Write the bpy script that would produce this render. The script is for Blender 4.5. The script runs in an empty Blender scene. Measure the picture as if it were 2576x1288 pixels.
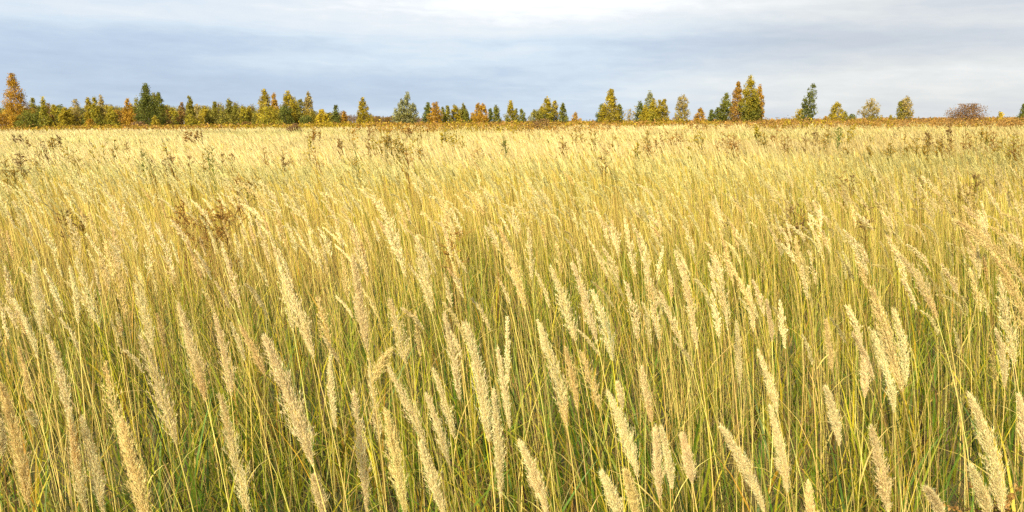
import bpy, math
import numpy as np
from mathutils import Matrix, Vector

R = math.radians
SC = bpy.context.scene
COL = SC.collection

# ------------------------------------------------------------------ camera
F = 1945.0                      # focal length in the 2576 px wide frame used for measuring
CAM_H = 1.65
MROT = Matrix.Rotation(R(90 - 9.73), 4, 'X') @ Matrix.Rotation(R(-0.45), 4, 'Z')
cam = bpy.data.cameras.new('camera')
cam.lens = 36 * F / 2576
cam.sensor_width = 36
cam.clip_start = 0.02
cam.clip_end = 9000
camo = bpy.data.objects.new('camera', cam)
camo.matrix_world = Matrix.Translation((0, 0, CAM_H)) @ MROT
COL.objects.link(camo)
SC.camera = camo

# ------------------------------------------------------------------ colour management, sun
SC.view_settings.view_transform = 'Standard'
SC.view_settings.look = 'None'
SC.view_settings.gamma = 1
SC.view_settings.exposure = 0.75
SC.render.engine = 'CYCLES'
SC.cycles.max_bounces = 6
SC.cycles.diffuse_bounces = 2
SC.cycles.transmission_bounces = 2
SC.cycles.use_denoising = False

SUN_EL, SUN_AZ = R(35), R(204)          # azimuth clockwise from +Y: behind the camera, to its left
sd = Vector((math.sin(SUN_AZ) * math.cos(SUN_EL), math.cos(SUN_AZ) * math.cos(SUN_EL), math.sin(SUN_EL)))
sun = bpy.data.lights.new('sun', 'SUN')
sun.energy = 4.4
sun.angle = R(5.0)
sun.color = (1.0, 0.885, 0.64)
suno = bpy.data.objects.new('sun', sun)
suno.rotation_euler = sd.to_track_quat('Z', 'Y').to_euler()
COL.objects.link(suno)


# ------------------------------------------------------------------ sky: Nishita seen through layered cloud
class NT:
    def __init__(s, tree):
        s.t = tree

    def n(s, typ, **kw):
        nd = s.t.nodes.new(typ)
        for k, v in kw.items():
            setattr(nd, k, v)
        return nd

    def lk(s, a, b):
        s.t.links.new(a, b)

    def m(s, op, a, b=None, c=None):
        nd = s.n('ShaderNodeMath', operation=op)
        for i, v in enumerate((a, b, c)):
            if v is None:
                continue
            if isinstance(v, (int, float)):
                nd.inputs[i].default_value = v
            else:
                s.lk(v, nd.inputs[i])
        return nd.outputs[0]

    def mix(s, f, a, b):
        nd = s.n('ShaderNodeMix', data_type='RGBA')
        for sock, v in ((nd.inputs[0], f), (nd.inputs[6], a), (nd.inputs[7], b)):
            if isinstance(v, (int, float)):
                sock.default_value = v
            elif isinstance(v, tuple):
                sock.default_value = (*v, 1)
            else:
                s.lk(v, sock)
        return nd.outputs[2]


W = bpy.data.worlds.new('World')
SC.world = W
W.use_nodes = True
W.node_tree.nodes.clear()
w = NT(W.node_tree)
tc = w.n('ShaderNodeTexCoord')
sep = w.n('ShaderNodeSeparateXYZ')
w.lk(tc.outputs['Generated'], sep.inputs[0])
x_, y_, z_ = sep.outputs
az = w.m('MULTIPLY', w.m('ARCTAN2', x_, y_), 180 / math.pi)        # degrees, + to the right
el = w.m('MULTIPLY', w.m('ARCSINE', z_), 180 / math.pi)
comb = w.n('ShaderNodeCombineXYZ')
w.lk(w.m('MULTIPLY', az, 0.055), comb.inputs[0])
w.lk(w.m('ADD', w.m('MULTIPLY', el, 0.42), w.m('MULTIPLY', az, 0.012)), comb.inputs[1])
nz = w.n('ShaderNodeTexNoise')
nz.inputs['Scale'].default_value = 1.0
nz.inputs['Detail'].default_value = 6
nz.inputs['Roughness'].default_value = 0.5
nz.inputs['Distortion'].default_value = 0.5
w.lk(comb.outputs[0], nz.inputs['Vector'])
comb2 = w.n('ShaderNodeCombineXYZ')
w.lk(w.m('MULTIPLY', az, 0.16), comb2.inputs[0])
w.lk(w.m('ADD', w.m('MULTIPLY', el, 1.5), w.m('MULTIPLY', az, 0.03)), comb2.inputs[1])
nz2 = w.n('ShaderNodeTexNoise')
nz2.inputs['Scale'].default_value = 1.0
nz2.inputs['Detail'].default_value = 5
nz2.inputs['Roughness'].default_value = 0.5
nz2.inputs['Distortion'].default_value = 0.7
w.lk(comb2.outputs[0], nz2.inputs['Vector'])


def px2ae(X, Y):
    d = MROT.to_3x3() @ Vector(((X - 1288) / F, (644 - Y) / F, -1))
    d.normalize()
    return math.degrees(math.atan2(d.x, d.y)), math.degrees(math.asin(d.z))


def gauss(X, Y, sx, sy, slope=0.0, amp=1.0):
    """cloud bank centred in the direction seen at X, Y; sx, sy in degrees; slope of its band in degrees per degree"""
    a0, e0 = px2ae(X, Y)
    da = w.m('SUBTRACT', az, a0)
    de = w.m('SUBTRACT', w.m('SUBTRACT', el, e0), w.m('MULTIPLY', da, slope))
    q = w.m('ADD', w.m('POWER', w.m('ABSOLUTE', w.m('DIVIDE', da, sx)), 2), w.m('POWER', w.m('ABSOLUTE', w.m('DIVIDE', de, sy)), 2))
    return w.m('MULTIPLY', w.m('EXPONENT', w.m('MULTIPLY', q, -1)), amp)


terms = [
    gauss(1450, -25, 17, 1.7, 0, 0.50),       # bright break at the top
    gauss(1250, 60, 26, 2.0, 0, 0.22),
    gauss(100, 20, 10, 0.9, -0.02, 0.16),
    gauss(100, 130, 14, 2.3, 0.0, -0.27),     # blue-grey bank on the left
    gauss(600, 95, 9, 0.7, -0.03, -0.18),
    gauss(500, 240, 16, 1.8, 0, -0.26),
    gauss(1250, 215, 14, 1.6, 0, -0.16),
    gauss(700, 165, 8, 0.55, 0, 0.16),
    gauss(1480, 105, 9, 0.4, -0.02, -0.14),
    gauss(2050, 105, 13, 1.3, -0.02, -0.34),  # dark band on the right
    gauss(2380, 20, 8, 1.2, -0.05, -0.14),
    gauss(2450, 55, 8, 0.6, -0.03, 0.12),
    gauss(2350, 200, 15, 1.7, 0.02, 0.20),
    gauss(1750, 215, 9, 0.9, 0.02, 0.14),
]
b = w.m('ADD', w.m('MULTIPLY', w.m('SUBTRACT', nz.outputs[0], 0.5), 0.42), 0.50)
b = w.m('ADD', b, w.m('MULTIPLY', w.m('SUBTRACT', nz2.outputs[0], 0.5), 0.28))
comb3 = w.n('ShaderNodeCombineXYZ')
w.lk(w.m('MULTIPLY', az, 0.40), comb3.inputs[0])
w.lk(w.m('ADD', w.m('MULTIPLY', el, 1.5), w.m('MULTIPLY', az, 0.05)), comb3.inputs[1])
nz3 = w.n('ShaderNodeTexNoise')
nz3.inputs['Scale'].default_value = 1.0
nz3.inputs['Detail'].default_value = 6
nz3.inputs['Roughness'].default_value = 0.6
nz3.inputs['Distortion'].default_value = 0.3
w.lk(comb3.outputs[0], nz3.inputs['Vector'])
b = w.m('ADD', b, w.m('MULTIPLY', w.m('SUBTRACT', nz3.outputs[0], 0.5), 0.30))
for t_ in terms:
    b = w.m('ADD', b, t_)
ramp = w.n('ShaderNodeValToRGB')
cr = ramp.color_ramp
stops = [(0.02, (0.375, 0.465, 0.61)), (0.30, (0.465, 0.565, 0.70)), (0.52, (0.59, 0.68, 0.775)), (0.78, (0.72, 0.76, 0.80)), (1.0, (0.93, 0.94, 0.95))]
cr.elements[0].position, cr.elements[0].color = stops[0][0], (*stops[0][1], 1)
cr.elements[1].position, cr.elements[1].color = stops[-1][0], (*stops[-1][1], 1)
for p_, c_ in stops[1:-1]:
    e_ = cr.elements.new(p_)
    e_.color = (*c_, 1)
w.lk(b, ramp.inputs[0])
# the right part of the cloud is a warmer grey
wr = w.n('ShaderNodeMapRange')
wr.interpolation_type = 'SMOOTHSTEP'
wr.inputs[1].default_value, wr.inputs[2].default_value = 2, 26
w.lk(az, wr.inputs[0])
rampw = w.n('ShaderNodeValToRGB')
cr = rampw.color_ramp
stops = [(0.05, (0.43, 0.48, 0.56)), (0.35, (0.53, 0.565, 0.62)), (0.6, (0.65, 0.67, 0.68)), (1.0, (0.86, 0.86, 0.85))]
cr.elements[0].position, cr.elements[0].color = stops[0][0], (*stops[0][1], 1)
cr.elements[1].position, cr.elements[1].color = stops[-1][0], (*stops[-1][1], 1)
for p_, c_ in stops[1:-1]:
    e_ = cr.elements.new(p_)
    e_.color = (*c_, 1)
w.lk(b, rampw.inputs[0])
cloud = w.mix(wr.outputs[0], ramp.outputs[0], rampw.outputs[0])
sky = w.n('ShaderNodeTexSky', sky_type='NISHITA')
sky.sun_disc = False
sky.sun_elevation = SUN_EL
sky.sun_rotation = SUN_AZ
bgs = w.n('ShaderNodeBackground')
bgs.inputs[1].default_value = 0.05
w.lk(sky.outputs[0], bgs.inputs[0])
bgc = w.n('ShaderNodeBackground')
up_ = w.n('ShaderNodeMapRange')
up_.interpolation_type = 'SMOOTHSTEP'
up_.inputs[1].default_value, up_.inputs[2].default_value = 9, 34      # cloud strength eased down overhead to lessen the fill light
up_.inputs[3].default_value, up_.inputs[4].default_value = 0.74, 0.66
w.lk(el, up_.inputs[0])
w.lk(up_.outputs[0], bgc.inputs[1])
w.lk(cloud, bgc.inputs[0])
mx = w.n('ShaderNodeMixShader')
mx.inputs[0].default_value = 0.9
w.lk(bgs.outputs[0], mx.inputs[1])
w.lk(bgc.outputs[0], mx.inputs[2])
wo = w.n('ShaderNodeOutputWorld')
w.lk(mx.outputs[0], wo.inputs[0])


# ------------------------------------------------------------------ directions and places
M3 = MROT.to_3x3()


def ray(X, Y):
    return np.array(M3 @ Vector(((X - 1288) / F, (644 - Y) / F, -1)))


def at_dist(X, Y, D):
    d = ray(X, Y)
    return d * (D / d[1]) + np.array((0, 0, CAM_H))


def at_height(X, Y, z):
    d = ray(X, Y)
    return d * ((z - CAM_H) / d[2]) + np.array((0, 0, CAM_H))


def slope_down(X, Y):
    d = ray(X, Y)
    return -d[2] / d[1]


# ------------------------------------------------------------------ materials
def plant_mat(name, transl=0.3, rough=0.6, spec=0.2, nscale=60.0, namp=0.25):
    m = bpy.data.materials.new(name)
    m.use_nodes = True
    m.node_tree.nodes.clear()
    t = NT(m.node_tree)
    at = t.n('ShaderNodeAttribute')
    at.attribute_name = 'tint'
    g = t.n('ShaderNodeNewGeometry')
    no = t.n('ShaderNodeTexNoise')
    no.inputs['Scale'].default_value = nscale
    no.inputs['Detail'].default_value = 2
    t.lk(g.outputs['Position'], no.inputs['Vector'])
    f = t.m('ADD', t.m('MULTIPLY', t.m('SUBTRACT', no.outputs[0], 0.5), 2 * namp), 1.0)
    vm = t.n('ShaderNodeVectorMath', operation='SCALE')
    t.lk(at.outputs['Color'], vm.inputs[0])
    t.lk(f, vm.inputs['Scale'])
    p = t.n('ShaderNodeBsdfPrincipled')
    p.inputs['Roughness'].default_value = rough
    p.inputs['Specular IOR Level'].default_value = spec
    t.lk(vm.outputs[0], p.inputs['Base Color'])
    tr = t.n('ShaderNodeBsdfTranslucent')
    t.lk(vm.outputs[0], tr.inputs[0])
    mxs = t.n('ShaderNodeMixShader')
    mxs.inputs[0].default_value = transl
    t.lk(p.outputs[0], mxs.inputs[1])
    t.lk(tr.outputs[0], mxs.inputs[2])
    o = t.n('ShaderNodeOutputMaterial')
    t.lk(mxs.outputs[0], o.inputs[0])
    return m


MAT_BLADE = plant_mat('grass_blade', 0.26, 0.5, 0.3, 40, 0.3)
MAT_STEM = plant_mat('dry_stem', 0.05, 0.5, 0.35, 30, 0.2)
MAT_PLUME = plant_mat('plume_fluff', 0.12, 0.7, 0.15, 90, 0.15)
MAT_LEAF = plant_mat('tree_leaf', 0.30, 0.6, 0.2, 0.8, 0.25)
MAT_WEED = plant_mat('weed_leaf', 0.25, 0.6, 0.2, 20, 0.25)
MAT_BARK = plant_mat('bark', 0.0, 0.8, 0.1, 6.0, 0.5)

gm = bpy.data.materials.new('thatch_soil')
gm.use_nodes = True
gt = NT(gm.node_tree)
gp = gm.node_tree.nodes['Principled BSDF']
gp.inputs['Roughness'].default_value = 0.95
gg = gt.n('ShaderNodeNewGeometry')
g1 = gt.n('ShaderNodeTexNoise')
g1.inputs['Scale'].default_value = 14
g1.inputs['Detail'].default_value = 8
gt.lk(gg.outputs['Position'], g1.inputs['Vector'])
g2 = gt.n('ShaderNodeTexNoise')
g2.inputs['Scale'].default_value = 0.15
g2.inputs['Detail'].default_value = 4
gt.lk(gg.outputs['Position'], g2.inputs['Vector'])
gr = gt.n('ShaderNodeValToRGB')
gr.color_ramp.elements[0].position = 0.35
gr.color_ramp.elements[0].color = (0.03, 0.024, 0.01, 1)
gr.color_ramp.elements[1].position = 0.68
gr.color_ramp.elements[1].color = (0.20, 0.16, 0.055, 1)
gt.lk(g1.outputs[0], gr.inputs[0])
gr2 = gt.n('ShaderNodeValToRGB')
gr2.color_ramp.elements[0].position = 0.4
gr2.color_ramp.elements[0].color = (0.10, 0.10, 0.03, 1)
gr2.color_ramp.elements[1].position = 0.6
gr2.color_ramp.elements[1].color = (0.22, 0.14, 0.04, 1)
gt.lk(g2.outputs[0], gr2.inputs[0])
gt.lk(gt.mix(0.4, gr.outputs[0], gr2.outputs[0]), gp.inputs['Base Color'])
gb = gt.n('ShaderNodeBump')
gb.inputs['Strength'].default_value = 0.6
gb.inputs['Distance'].default_value = 0.05
gt.lk(g1.outputs[0], gb.inputs['Height'])
gt.lk(gb.outputs[0], gp.inputs['Normal'])


# ------------------------------------------------------------------ mesh collecting (all faces are quads)
class Geo:
    def __init__(s):
        s.v, s.q, s.c, s.n = [], [], [], 0

    def add(s, v, q, c):
        """v (N,3), q (M,4), c (N,3)"""
        v = np.asarray(v, np.float32).reshape(-1, 3)
        s.v.append(v)
        s.q.append(np.asarray(q, np.int64).reshape(-1, 4) + s.n)
        s.c.append(np.broadcast_to(np.asarray(c, np.float32), v.shape))
        s.n += len(v)

    def build(s, name, mat, parent=None, off=None, smooth=False):
        v = np.concatenate(s.v)
        q = np.concatenate(s.q)
        c = np.concatenate(s.c)
        if off is not None:
            v = v - np.asarray(off, np.float32)
        me = bpy.data.meshes.new(name)
        me.vertices.add(len(v))
        me.vertices.foreach_set('co', v.ravel())
        me.loops.add(len(q) * 4)
        me.loops.foreach_set('vertex_index', q.ravel().astype(np.int32))
        me.polygons.add(len(q))
        me.polygons.foreach_set('loop_start', np.arange(0, len(q) * 4, 4, dtype=np.int32))
        me.polygons.foreach_set('use_smooth', np.full(len(q), smooth))
        a = me.color_attributes.new('tint', 'FLOAT_COLOR', 'POINT')
        c4 = np.ones((len(c), 4), np.float32)
        c4[:, :3] = np.clip(c, 0.003, 0.9)
        a.data.foreach_set('color', c4.ravel())
        me.update(calc_edges=True)
        me.materials.append(mat)
        o = bpy.data.objects.new(name, me)
        COL.objects.link(o)
        if parent is not None:
            o.parent = parent
        return o


def unit(a):
    return a / np.maximum(np.linalg.norm(a, axis=-1, keepdims=True), 1e-9)


def ribbons(geo, P, Wd, side, col):
    """P (N,K,3) centre lines, Wd (N,K) widths, side (N,3) or (N,K,3), col (N,3) or (N,K,3)"""
    N, K, _ = P.shape
    if N == 0:
        return
    if side.ndim == 2:
        side = side[:, None, :]
    o = side * (Wd[..., None] * 0.5)
    v = np.stack([P - o, P + o], 2)
    if col.ndim == 2:
        col = col[:, None, :]
    c = np.broadcast_to(col[:, :, None, :], (N, K, 2, 3))
    i = (np.arange(N) * K * 2)[:, None] + (np.arange(K - 1) * 2)[None, :]
    q = np.stack([i, i + 1, i + 3, i + 2], -1)
    geo.add(v.reshape(-1, 3), q, c.reshape(-1, 3))


def tubes(geo, P, Rd, col, sides=3):
    N, K, _ = P.shape
    if N == 0:
        return
    T = np.gradient(P, axis=1)
    T = unit(T)
    ref = np.array([0.31, 0.95, 0.05])
    U = unit(np.cross(T, ref))
    V = np.cross(T, U)
    a = np.arange(sides) * 2 * np.pi / sides
    ring = U[:, :, None, :] * np.cos(a)[None, None, :, None] + V[:, :, None, :] * np.sin(a)[None, None, :, None]
    v = P[:, :, None, :] + ring * Rd[:, :, None, None]
    if col.ndim == 2:
        col = col[:, None, :]
    c = np.broadcast_to(col[:, :, None, :], (N, K, sides, 3))
    base = (np.arange(N) * K * sides)[:, None, None] + (np.arange(K - 1) * sides)[None, :, None]
    s0 = np.arange(sides)[None, None, :]
    s1 = (s0 + 1) % sides
    q = np.stack([base + s0, base + s1, base + sides + s1, base + sides + s0], -1)
    geo.add(v.reshape(-1, 3), q, c.reshape(-1, 3))


def quads(geo, C, A, B, col):
    """diamonds around C with half axes A, B"""
    N = len(C)
    if N == 0:
        return
    v = np.stack([C - A, C - B, C + A, C + B], 1)
    q = np.arange(N * 4).reshape(N, 4)
    c = np.broadcast_to(col[:, None, :], (N, 4, 3))
    geo.add(v.reshape(-1, 3), q, c.reshape(-1, 3))


def bez(a, b, c, t):
    t = t[..., None]
    return a * (1 - t) ** 2 + b * 2 * t * (1 - t) + c * t ** 2


def bezd(a, b, c, t):
    t = t[..., None]
    return unit((b - a) * (1 - t) + (c - b) * t)


def rdir(rng, n):
    return unit(rng.normal(size=(n, 3)))


def plumes(geo, B, Mi, T, Wd, nb, ns, sl, sw, col, rng, loose=None, cvar=0.13, stray=0.2):
    """feathery panicles: branches pressed along a bent axis, each set with small pointed spikelets.
    B, Mi, T (N,3) axis; Wd (N) greatest width; sl, sw spikelet length and width (scalar or (N,))"""
    N = len(B)
    if N == 0:
        return
    sl = np.broadcast_to(sl, (N,)).astype(float)
    sw = np.broadcast_to(sw, (N,)).astype(float)
    L = np.linalg.norm(T - B, axis=1)
    t0 = (np.arange(nb)[None, :] + rng.random((N, nb))) / nb * 0.93
    ph = rng.random((N, 1)) * 7
    fr = rng.uniform(2.2, 4.5, (N, 1))
    pk = rng.uniform(0.14, 0.42, (N, 1))
    pw = rng.uniform(0.95, 1.7, (N, 1))
    prof = np.where(t0 < pk, (0.22 + 0.78 * (t0 / pk)) ** 0.9, np.clip(1 - (np.abs(t0 - pk) / (1 - pk)) ** pw, 0.04, 1))
    lob = 1 + rng.uniform(0.05, 0.28, (N, 1)) * np.sin(6.283 * fr * t0 + ph) + 0.07 * np.sin(6.283 * fr * 2.7 * t0 + ph * 3)
    r = Wd[:, None] * 0.5 * prof * lob * rng.uniform(0.25, 1.0, (N, nb))
    if loose is not None:
        r = r * (1 + loose[:, None] * rng.random((N, nb)))
    adv = L[:, None] * rng.uniform(0.10, 0.20, (N, nb)) * (1 - 0.55 * t0)
    A = bez(B[:, None], Mi[:, None], T[:, None], t0)
    D = bezd(B[:, None], Mi[:, None], T[:, None], t0)
    phi = rng.random((N, nb)) * 2 * np.pi
    U = unit(np.cross(D, np.array([0.2, 1.0, 0.1])))
    V = np.cross(D, U)
    rad = U * np.cos(phi)[..., None] + V * np.sin(phi)[..., None]
    s = (np.arange(ns)[None, None, :] + rng.random((N, nb, ns))) / ns
    P = A[:, :, None] + D[:, :, None] * (adv[:, :, None] * s)[..., None] + rad[:, :, None] * (r[:, :, None] * s ** 0.75)[..., None]
    n = N * nb * ns
    P = P.reshape(-1, 3)
    Dd = np.broadcast_to(D[:, :, None], (N, nb, ns, 3)).reshape(-1, 3)
    Rr = np.broadcast_to(rad[:, :, None], (N, nb, ns, 3)).reshape(-1, 3)
    rn = rng.normal(size=(n, 3))
    P = P + rn * (np.repeat(sl, nb * ns) * 0.12)[:, None]
    d = unit(Dd + Rr * rng.uniform(0.05, 0.6, (n, 1)) + rng.normal(size=(n, 3)) * stray)
    sd_ = unit(np.cross(d, rng.normal(size=(n, 3))))
    ll = np.repeat(sl, nb * ns) * rng.uniform(0.7, 1.25, n)
    ww = np.repeat(sw, nb * ns) * rng.uniform(0.7, 1.3, n)
    cc = np.repeat(col, nb * ns, axis=0) * (1 + rng.normal(size=(n, 1)) * cvar)
    bt = np.repeat(rng.random((N, nb)).ravel(), ns)[:, None]
    cc = cc * (0.88 + 0.24 * bt)
    # some heads are browner over part of their length
    tcn, twd, tam = rng.random((N, 1)), rng.uniform(0.1, 0.3, (N, 1)), np.clip(rng.normal(size=(N, 1)) * 0.32, 0, 0.8)
    pt = np.repeat((tam * np.exp(-((t0 - tcn) / twd) ** 2)).ravel(), ns)[:, None]
    cc = cc * (1 - pt * np.array([0.14, 0.34, 0.55]))
    quads(geo, P + d * (ll * 0.5)[:, None], d * (ll * 0.5)[:, None], sd_ * (ww * 0.5)[:, None], cc)


def blades(geo, G, phi, L, th0, th1, wd, K, col, rng, tip=None, twist=0.5):
    """grass blades that start at angle th0 from the vertical and droop by th1 along their length"""
    N = len(G)
    s = np.linspace(0, 1, K)
    th = th0[:, None] + th1[:, None] * s[None, :] ** 1.4
    st = L[:, None] / (K - 1)
    dz = np.cos(th) * st
    dr = np.sin(th) * st
    z = np.concatenate([np.zeros((N, 1)), np.cumsum(dz[:, :-1], 1)], 1)
    r = np.concatenate([np.zeros((N, 1)), np.cumsum(dr[:, :-1], 1)], 1)
    side0 = np.stack([-np.sin(phi), np.cos(phi), np.zeros(N)], 1)
    wob = rng.normal(size=(N, 1)) * 0.05 * L[:, None] * s[None, :] ** 2
    P = np.stack([G[:, 0:1] + r * np.cos(phi)[:, None] + side0[:, 0:1] * wob, G[:, 1:2] + r * np.sin(phi)[:, None] + side0[:, 1:2] * wob, G[:, 2:3] + z], -1)
    outw = np.stack([np.cos(phi), np.sin(phi), np.zeros(N)], 1)
    tw = rng.normal(size=(N, 1)) * twist * (0.4 + s[None, :])
    side = unit(side0[:, None] * np.cos(tw)[..., None] + outw[:, None] * np.sin(tw)[..., None])
    wk = wd[:, None] * np.clip((0.75 + 0.5 * s) * (1 - s ** 2.2), 0.04, 1)[None, :]
    if tip is not None:
        col = col[:, None, :] * (1 - s[None, :, None] ** 2) + tip[:, None, :] * s[None, :, None] ** 2
    ribbons(geo, P, wk, side, col)


def vnoise(x, y, seed, sc):
    """smooth value noise 0..1"""
    r_ = np.random.default_rng(seed)
    tab = r_.random((256, 256))
    u, v = np.asarray(x) / sc + 1000.3, np.asarray(y) / sc + 1000.7
    i, j = np.floor(u).astype(int), np.floor(v).astype(int)
    fu, fv = u - i, v - j
    fu, fv = fu * fu * (3 - 2 * fu), fv * fv * (3 - 2 * fv)
    g = lambda a, b_: tab[a % 256, b_ % 256]
    return (g(i, j) * (1 - fu) + g(i + 1, j) * fu) * (1 - fv) + (g(i, j + 1) * (1 - fu) + g(i + 1, j + 1) * fu) * fv


def wedge(rng, y0, y1, dens, margin=1.6, k=0.74):
    """random ground points in the strip y0..y1 as wide as the view and a little more"""
    area = k * (y1 * y1 - y0 * y0) + 2 * margin * (y1 - y0)
    n = int(area * dens)
    a_, b_ = k, 2 * margin / 2
    u = rng.random(n)
    Fy0 = a_ * y0 * y0 / 1 + 2 * b_ * y0
    Fy1 = a_ * y1 * y1 / 1 + 2 * b_ * y1
    q = Fy0 + u * (Fy1 - Fy0)
    y = (-2 * b_ + np.sqrt(4 * b_ * b_ + 4 * a_ * q)) / (2 * a_)
    x = (rng.random(n) * 2 - 1) * (y * k + margin)
    return x, y


def tag(o, label=None, cat=None, group=None, kind=None):
    if label:
        o['label'] = label
    if cat:
        o['category'] = cat
    if group:
        o['group'] = group
    if kind:
        o['kind'] = kind
    return o


def empty(name, loc):
    o = bpy.data.objects.new(name, None)
    o.location = loc
    o.empty_display_size = 0.1
    COL.objects.link(o)
    return o


ORD = ['first', 'second', 'third', 'fourth', 'fifth', 'sixth', 'seventh', 'eighth', 'ninth', 'tenth', 'eleventh', 'twelfth', 'thirteenth',
       'fourteenth', 'fifteenth', 'sixteenth', 'seventeenth', 'eighteenth', 'nineteenth', 'twentieth'] + ['%d%s' % (i, 'st' if i % 10 == 1 else 'nd' if i % 10 == 2 else 'rd' if i % 10 == 3 else 'th') for i in range(21, 60)]

# ------------------------------------------------------------------ ground
g = Geo()
gx = np.concatenate([-np.geomspace(4000, 10, 24), np.linspace(-8, 8, 9), np.geomspace(10, 4000, 24)])
gy = np.concatenate([-np.geomspace(4000, 10, 24), np.linspace(-8, 8, 9), np.geomspace(10, 4000, 24)])
XX, YY = np.meshgrid(gx, gy, indexing='ij')
ZZ = (vnoise(XX, YY, 5, 3.0) - 0.5) * 0.05 * (np.hypot(XX, YY) < 60)
n1 = len(gx)
ii, jj = np.meshgrid(np.arange(n1 - 1), np.arange(n1 - 1), indexing='ij')
qq = np.stack([ii * n1 + jj, (ii + 1) * n1 + jj, (ii + 1) * n1 + jj + 1, ii * n1 + jj + 1], -1)
g.add(np.stack([XX, YY, ZZ], -1).reshape(-1, 3), qq, (0.1, 0.08, 0.03))
tag(g.build('ground', gm, smooth=True), 'dark thatch and soil of the meadow under the grass', 'ground', kind='structure')

# ------------------------------------------------------------------ palette (base colours, linear)
C_GREEN = np.array([0.10, 0.18, 0.013])
C_DEEP = np.array([0.028, 0.052, 0.009])
C_LIME = np.array([0.29, 0.32, 0.018])
C_YEL = np.array([0.56, 0.46, 0.03])
C_ORG = np.array([0.52, 0.29, 0.03])
C_STRAW = np.array([0.80, 0.60, 0.17])
C_TAN = np.array([0.29, 0.19, 0.05])
C_BRN = np.array([0.12, 0.07, 0.025])
C_PLUME = np.array([0.90, 0.71, 0.365])
C_PLTAN = np.array([0.82, 0.61, 0.26])


def pick(rng, pal, wts, n, var=0.18):
    wts = np.asarray(wts, float)
    if wts.ndim == 1:
        wts = np.broadcast_to(wts, (n, len(pal)))
    cum = np.cumsum(wts, 1)
    cum = cum / cum[:, -1:]
    k = (rng.random((n, 1)) > cum).sum(1)
    c = np.array(pal)[k]
    return c * (1 + rng.normal(size=(n, 1)) * var) * (1 + rng.normal(size=(n, 3)) * 0.05)


def greenness(x, y):
    """0 straw, 1 green: greener near by and in patches, more of them to the right"""
    n_ = 0.6 * vnoise(x, y, 11, 1.6) + 0.4 * vnoise(x, y, 12, 4.5)
    return np.clip((n_ - 0.25) * 2.0 + 0.35 * x / np.maximum(y, 2) + np.clip((8 - y) * 0.12, -0.12, 0.55), 0, 1)


# ------------------------------------------------------------------ meadow grass (nobody could count it)
rng = np.random.default_rng(7)
mg = Geo()
PAL = [C_GREEN, C_DEEP, C_LIME, C_YEL, C_ORG, C_STRAW, C_TAN, C_BRN]
for (y0, y1, dens, K, wf, lo, hi) in ((0.9, 4.2, 720, 7, 1.7, 0.28, 0.74), (4.2, 8.5, 560, 5, 1.5, 0.35, 0.78), (8.5, 18, 330, 4, 1.9, 0.45, 0.9), (18, 42, 55, 3, 4.0, 0.45, 0.9)):
    x, y = wedge(rng, y0, y1, dens)
    clump = vnoise(x, y, 21, 0.22)
    keep = rng.random(len(x)) < -0.02 + 1.35 * clump
    x, y = x[keep], y[keep]
    n = len(x)
    gr_ = greenness(x, y)[:, None]
    w_ = np.concatenate([0.05 + 1.5 * gr_, 0.04 + 0.60 * gr_, 0.18 + 0.62 * gr_, 0.20 + 0.35 * gr_, np.full((n, 1), 0.16), 1.05 - 0.98 * gr_, 0.42 - 0.34 * gr_, np.full((n, 1), 0.16)], 1)
    col = pick(rng, PAL, w_, n)
    tipc = np.where(rng.random((n, 1)) < 0.4, col * 0.4 + 0.6 * C_YEL, col)
    phi = rng.random(n) * 2 * np.pi
    windy = rng.random(n) < 0.35
    phi = np.where(windy, np.pi + rng.normal(size=n) * 0.7, phi)
    blades(mg, np.stack([x, y, np.zeros(n)], 1), phi, rng.uniform(lo, hi, n), np.abs(rng.normal(size=n)) * 0.24, np.abs(rng.normal(size=n)) * 1.15 + 0.12,
           (0.0022 + 0.0062 * rng.random(n) ** 1.8) * wf, K, col, rng, tip=tipc)
# dry, thin, nearly straight stems among the blades
for (y0, y1, dens, K, wf) in ((1.0, 4.5, 240, 5, 1.25), (4.5, 7, 290, 4, 1.4), (7, 12, 380, 4, 1.7), (12, 20, 190, 3, 2.4), (20, 45, 60, 3, 4.5)):
    x, y = wedge(rng, y0, y1, dens)
    keep = rng.random(len(x)) < np.clip((vnoise(x, y, 22, 0.16) * 0.6 + vnoise(x, y, 23, 0.5) * 0.4 - 0.34) * 2.6, 0, 1)
    x, y = x[keep], y[keep]
    n = len(x)
    col = pick(rng, [C_STRAW, C_TAN, C_YEL * 1.1, C_BRN * 1.6], [1.7, 0.25, 0.12, 0.06], n)
    phi = np.pi + rng.normal(size=n) * 0.9
    blades(mg, np.stack([x, y, np.zeros(n)], 1), phi, rng.uniform(0.6, 1.15, n), np.abs(rng.normal(size=n)) * 0.12, np.abs(rng.normal(size=n)) * 0.28,
           rng.uniform(0.0013, 0.0024, n) * wf, K, col, rng, twist=1.2)
# tangle of fine bent dead leaves low in the sward
for (y0, y1, dens, wf) in ((1.0, 4.5, 200, 1.0), (4.5, 9, 90, 1.5)):
    x, y = wedge(rng, y0, y1, dens)
    n = len(x)
    col = pick(rng, [C_TAN, C_BRN * 1.4, C_STRAW * 0.85, C_LIME * 0.8], [1, 0.6, 0.6, 0.5], n)
    z0 = rng.uniform(0.05, 0.55, n)
    blades(mg, np.stack([x, y, z0], 1), rng.random(n) * 6.28, rng.uniform(0.2, 0.5, n), rng.uniform(0.2, 1.2, n), rng.uniform(0.4, 1.6, n),
           rng.uniform(0.0012, 0.0028, n) * wf, 5, col, rng, twist=1.0)
tag(mg.build('meadow_grass', MAT_BLADE), 'dense green and yellow grass blades and dry stems filling the meadow', 'grass', kind='stuff')

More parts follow.
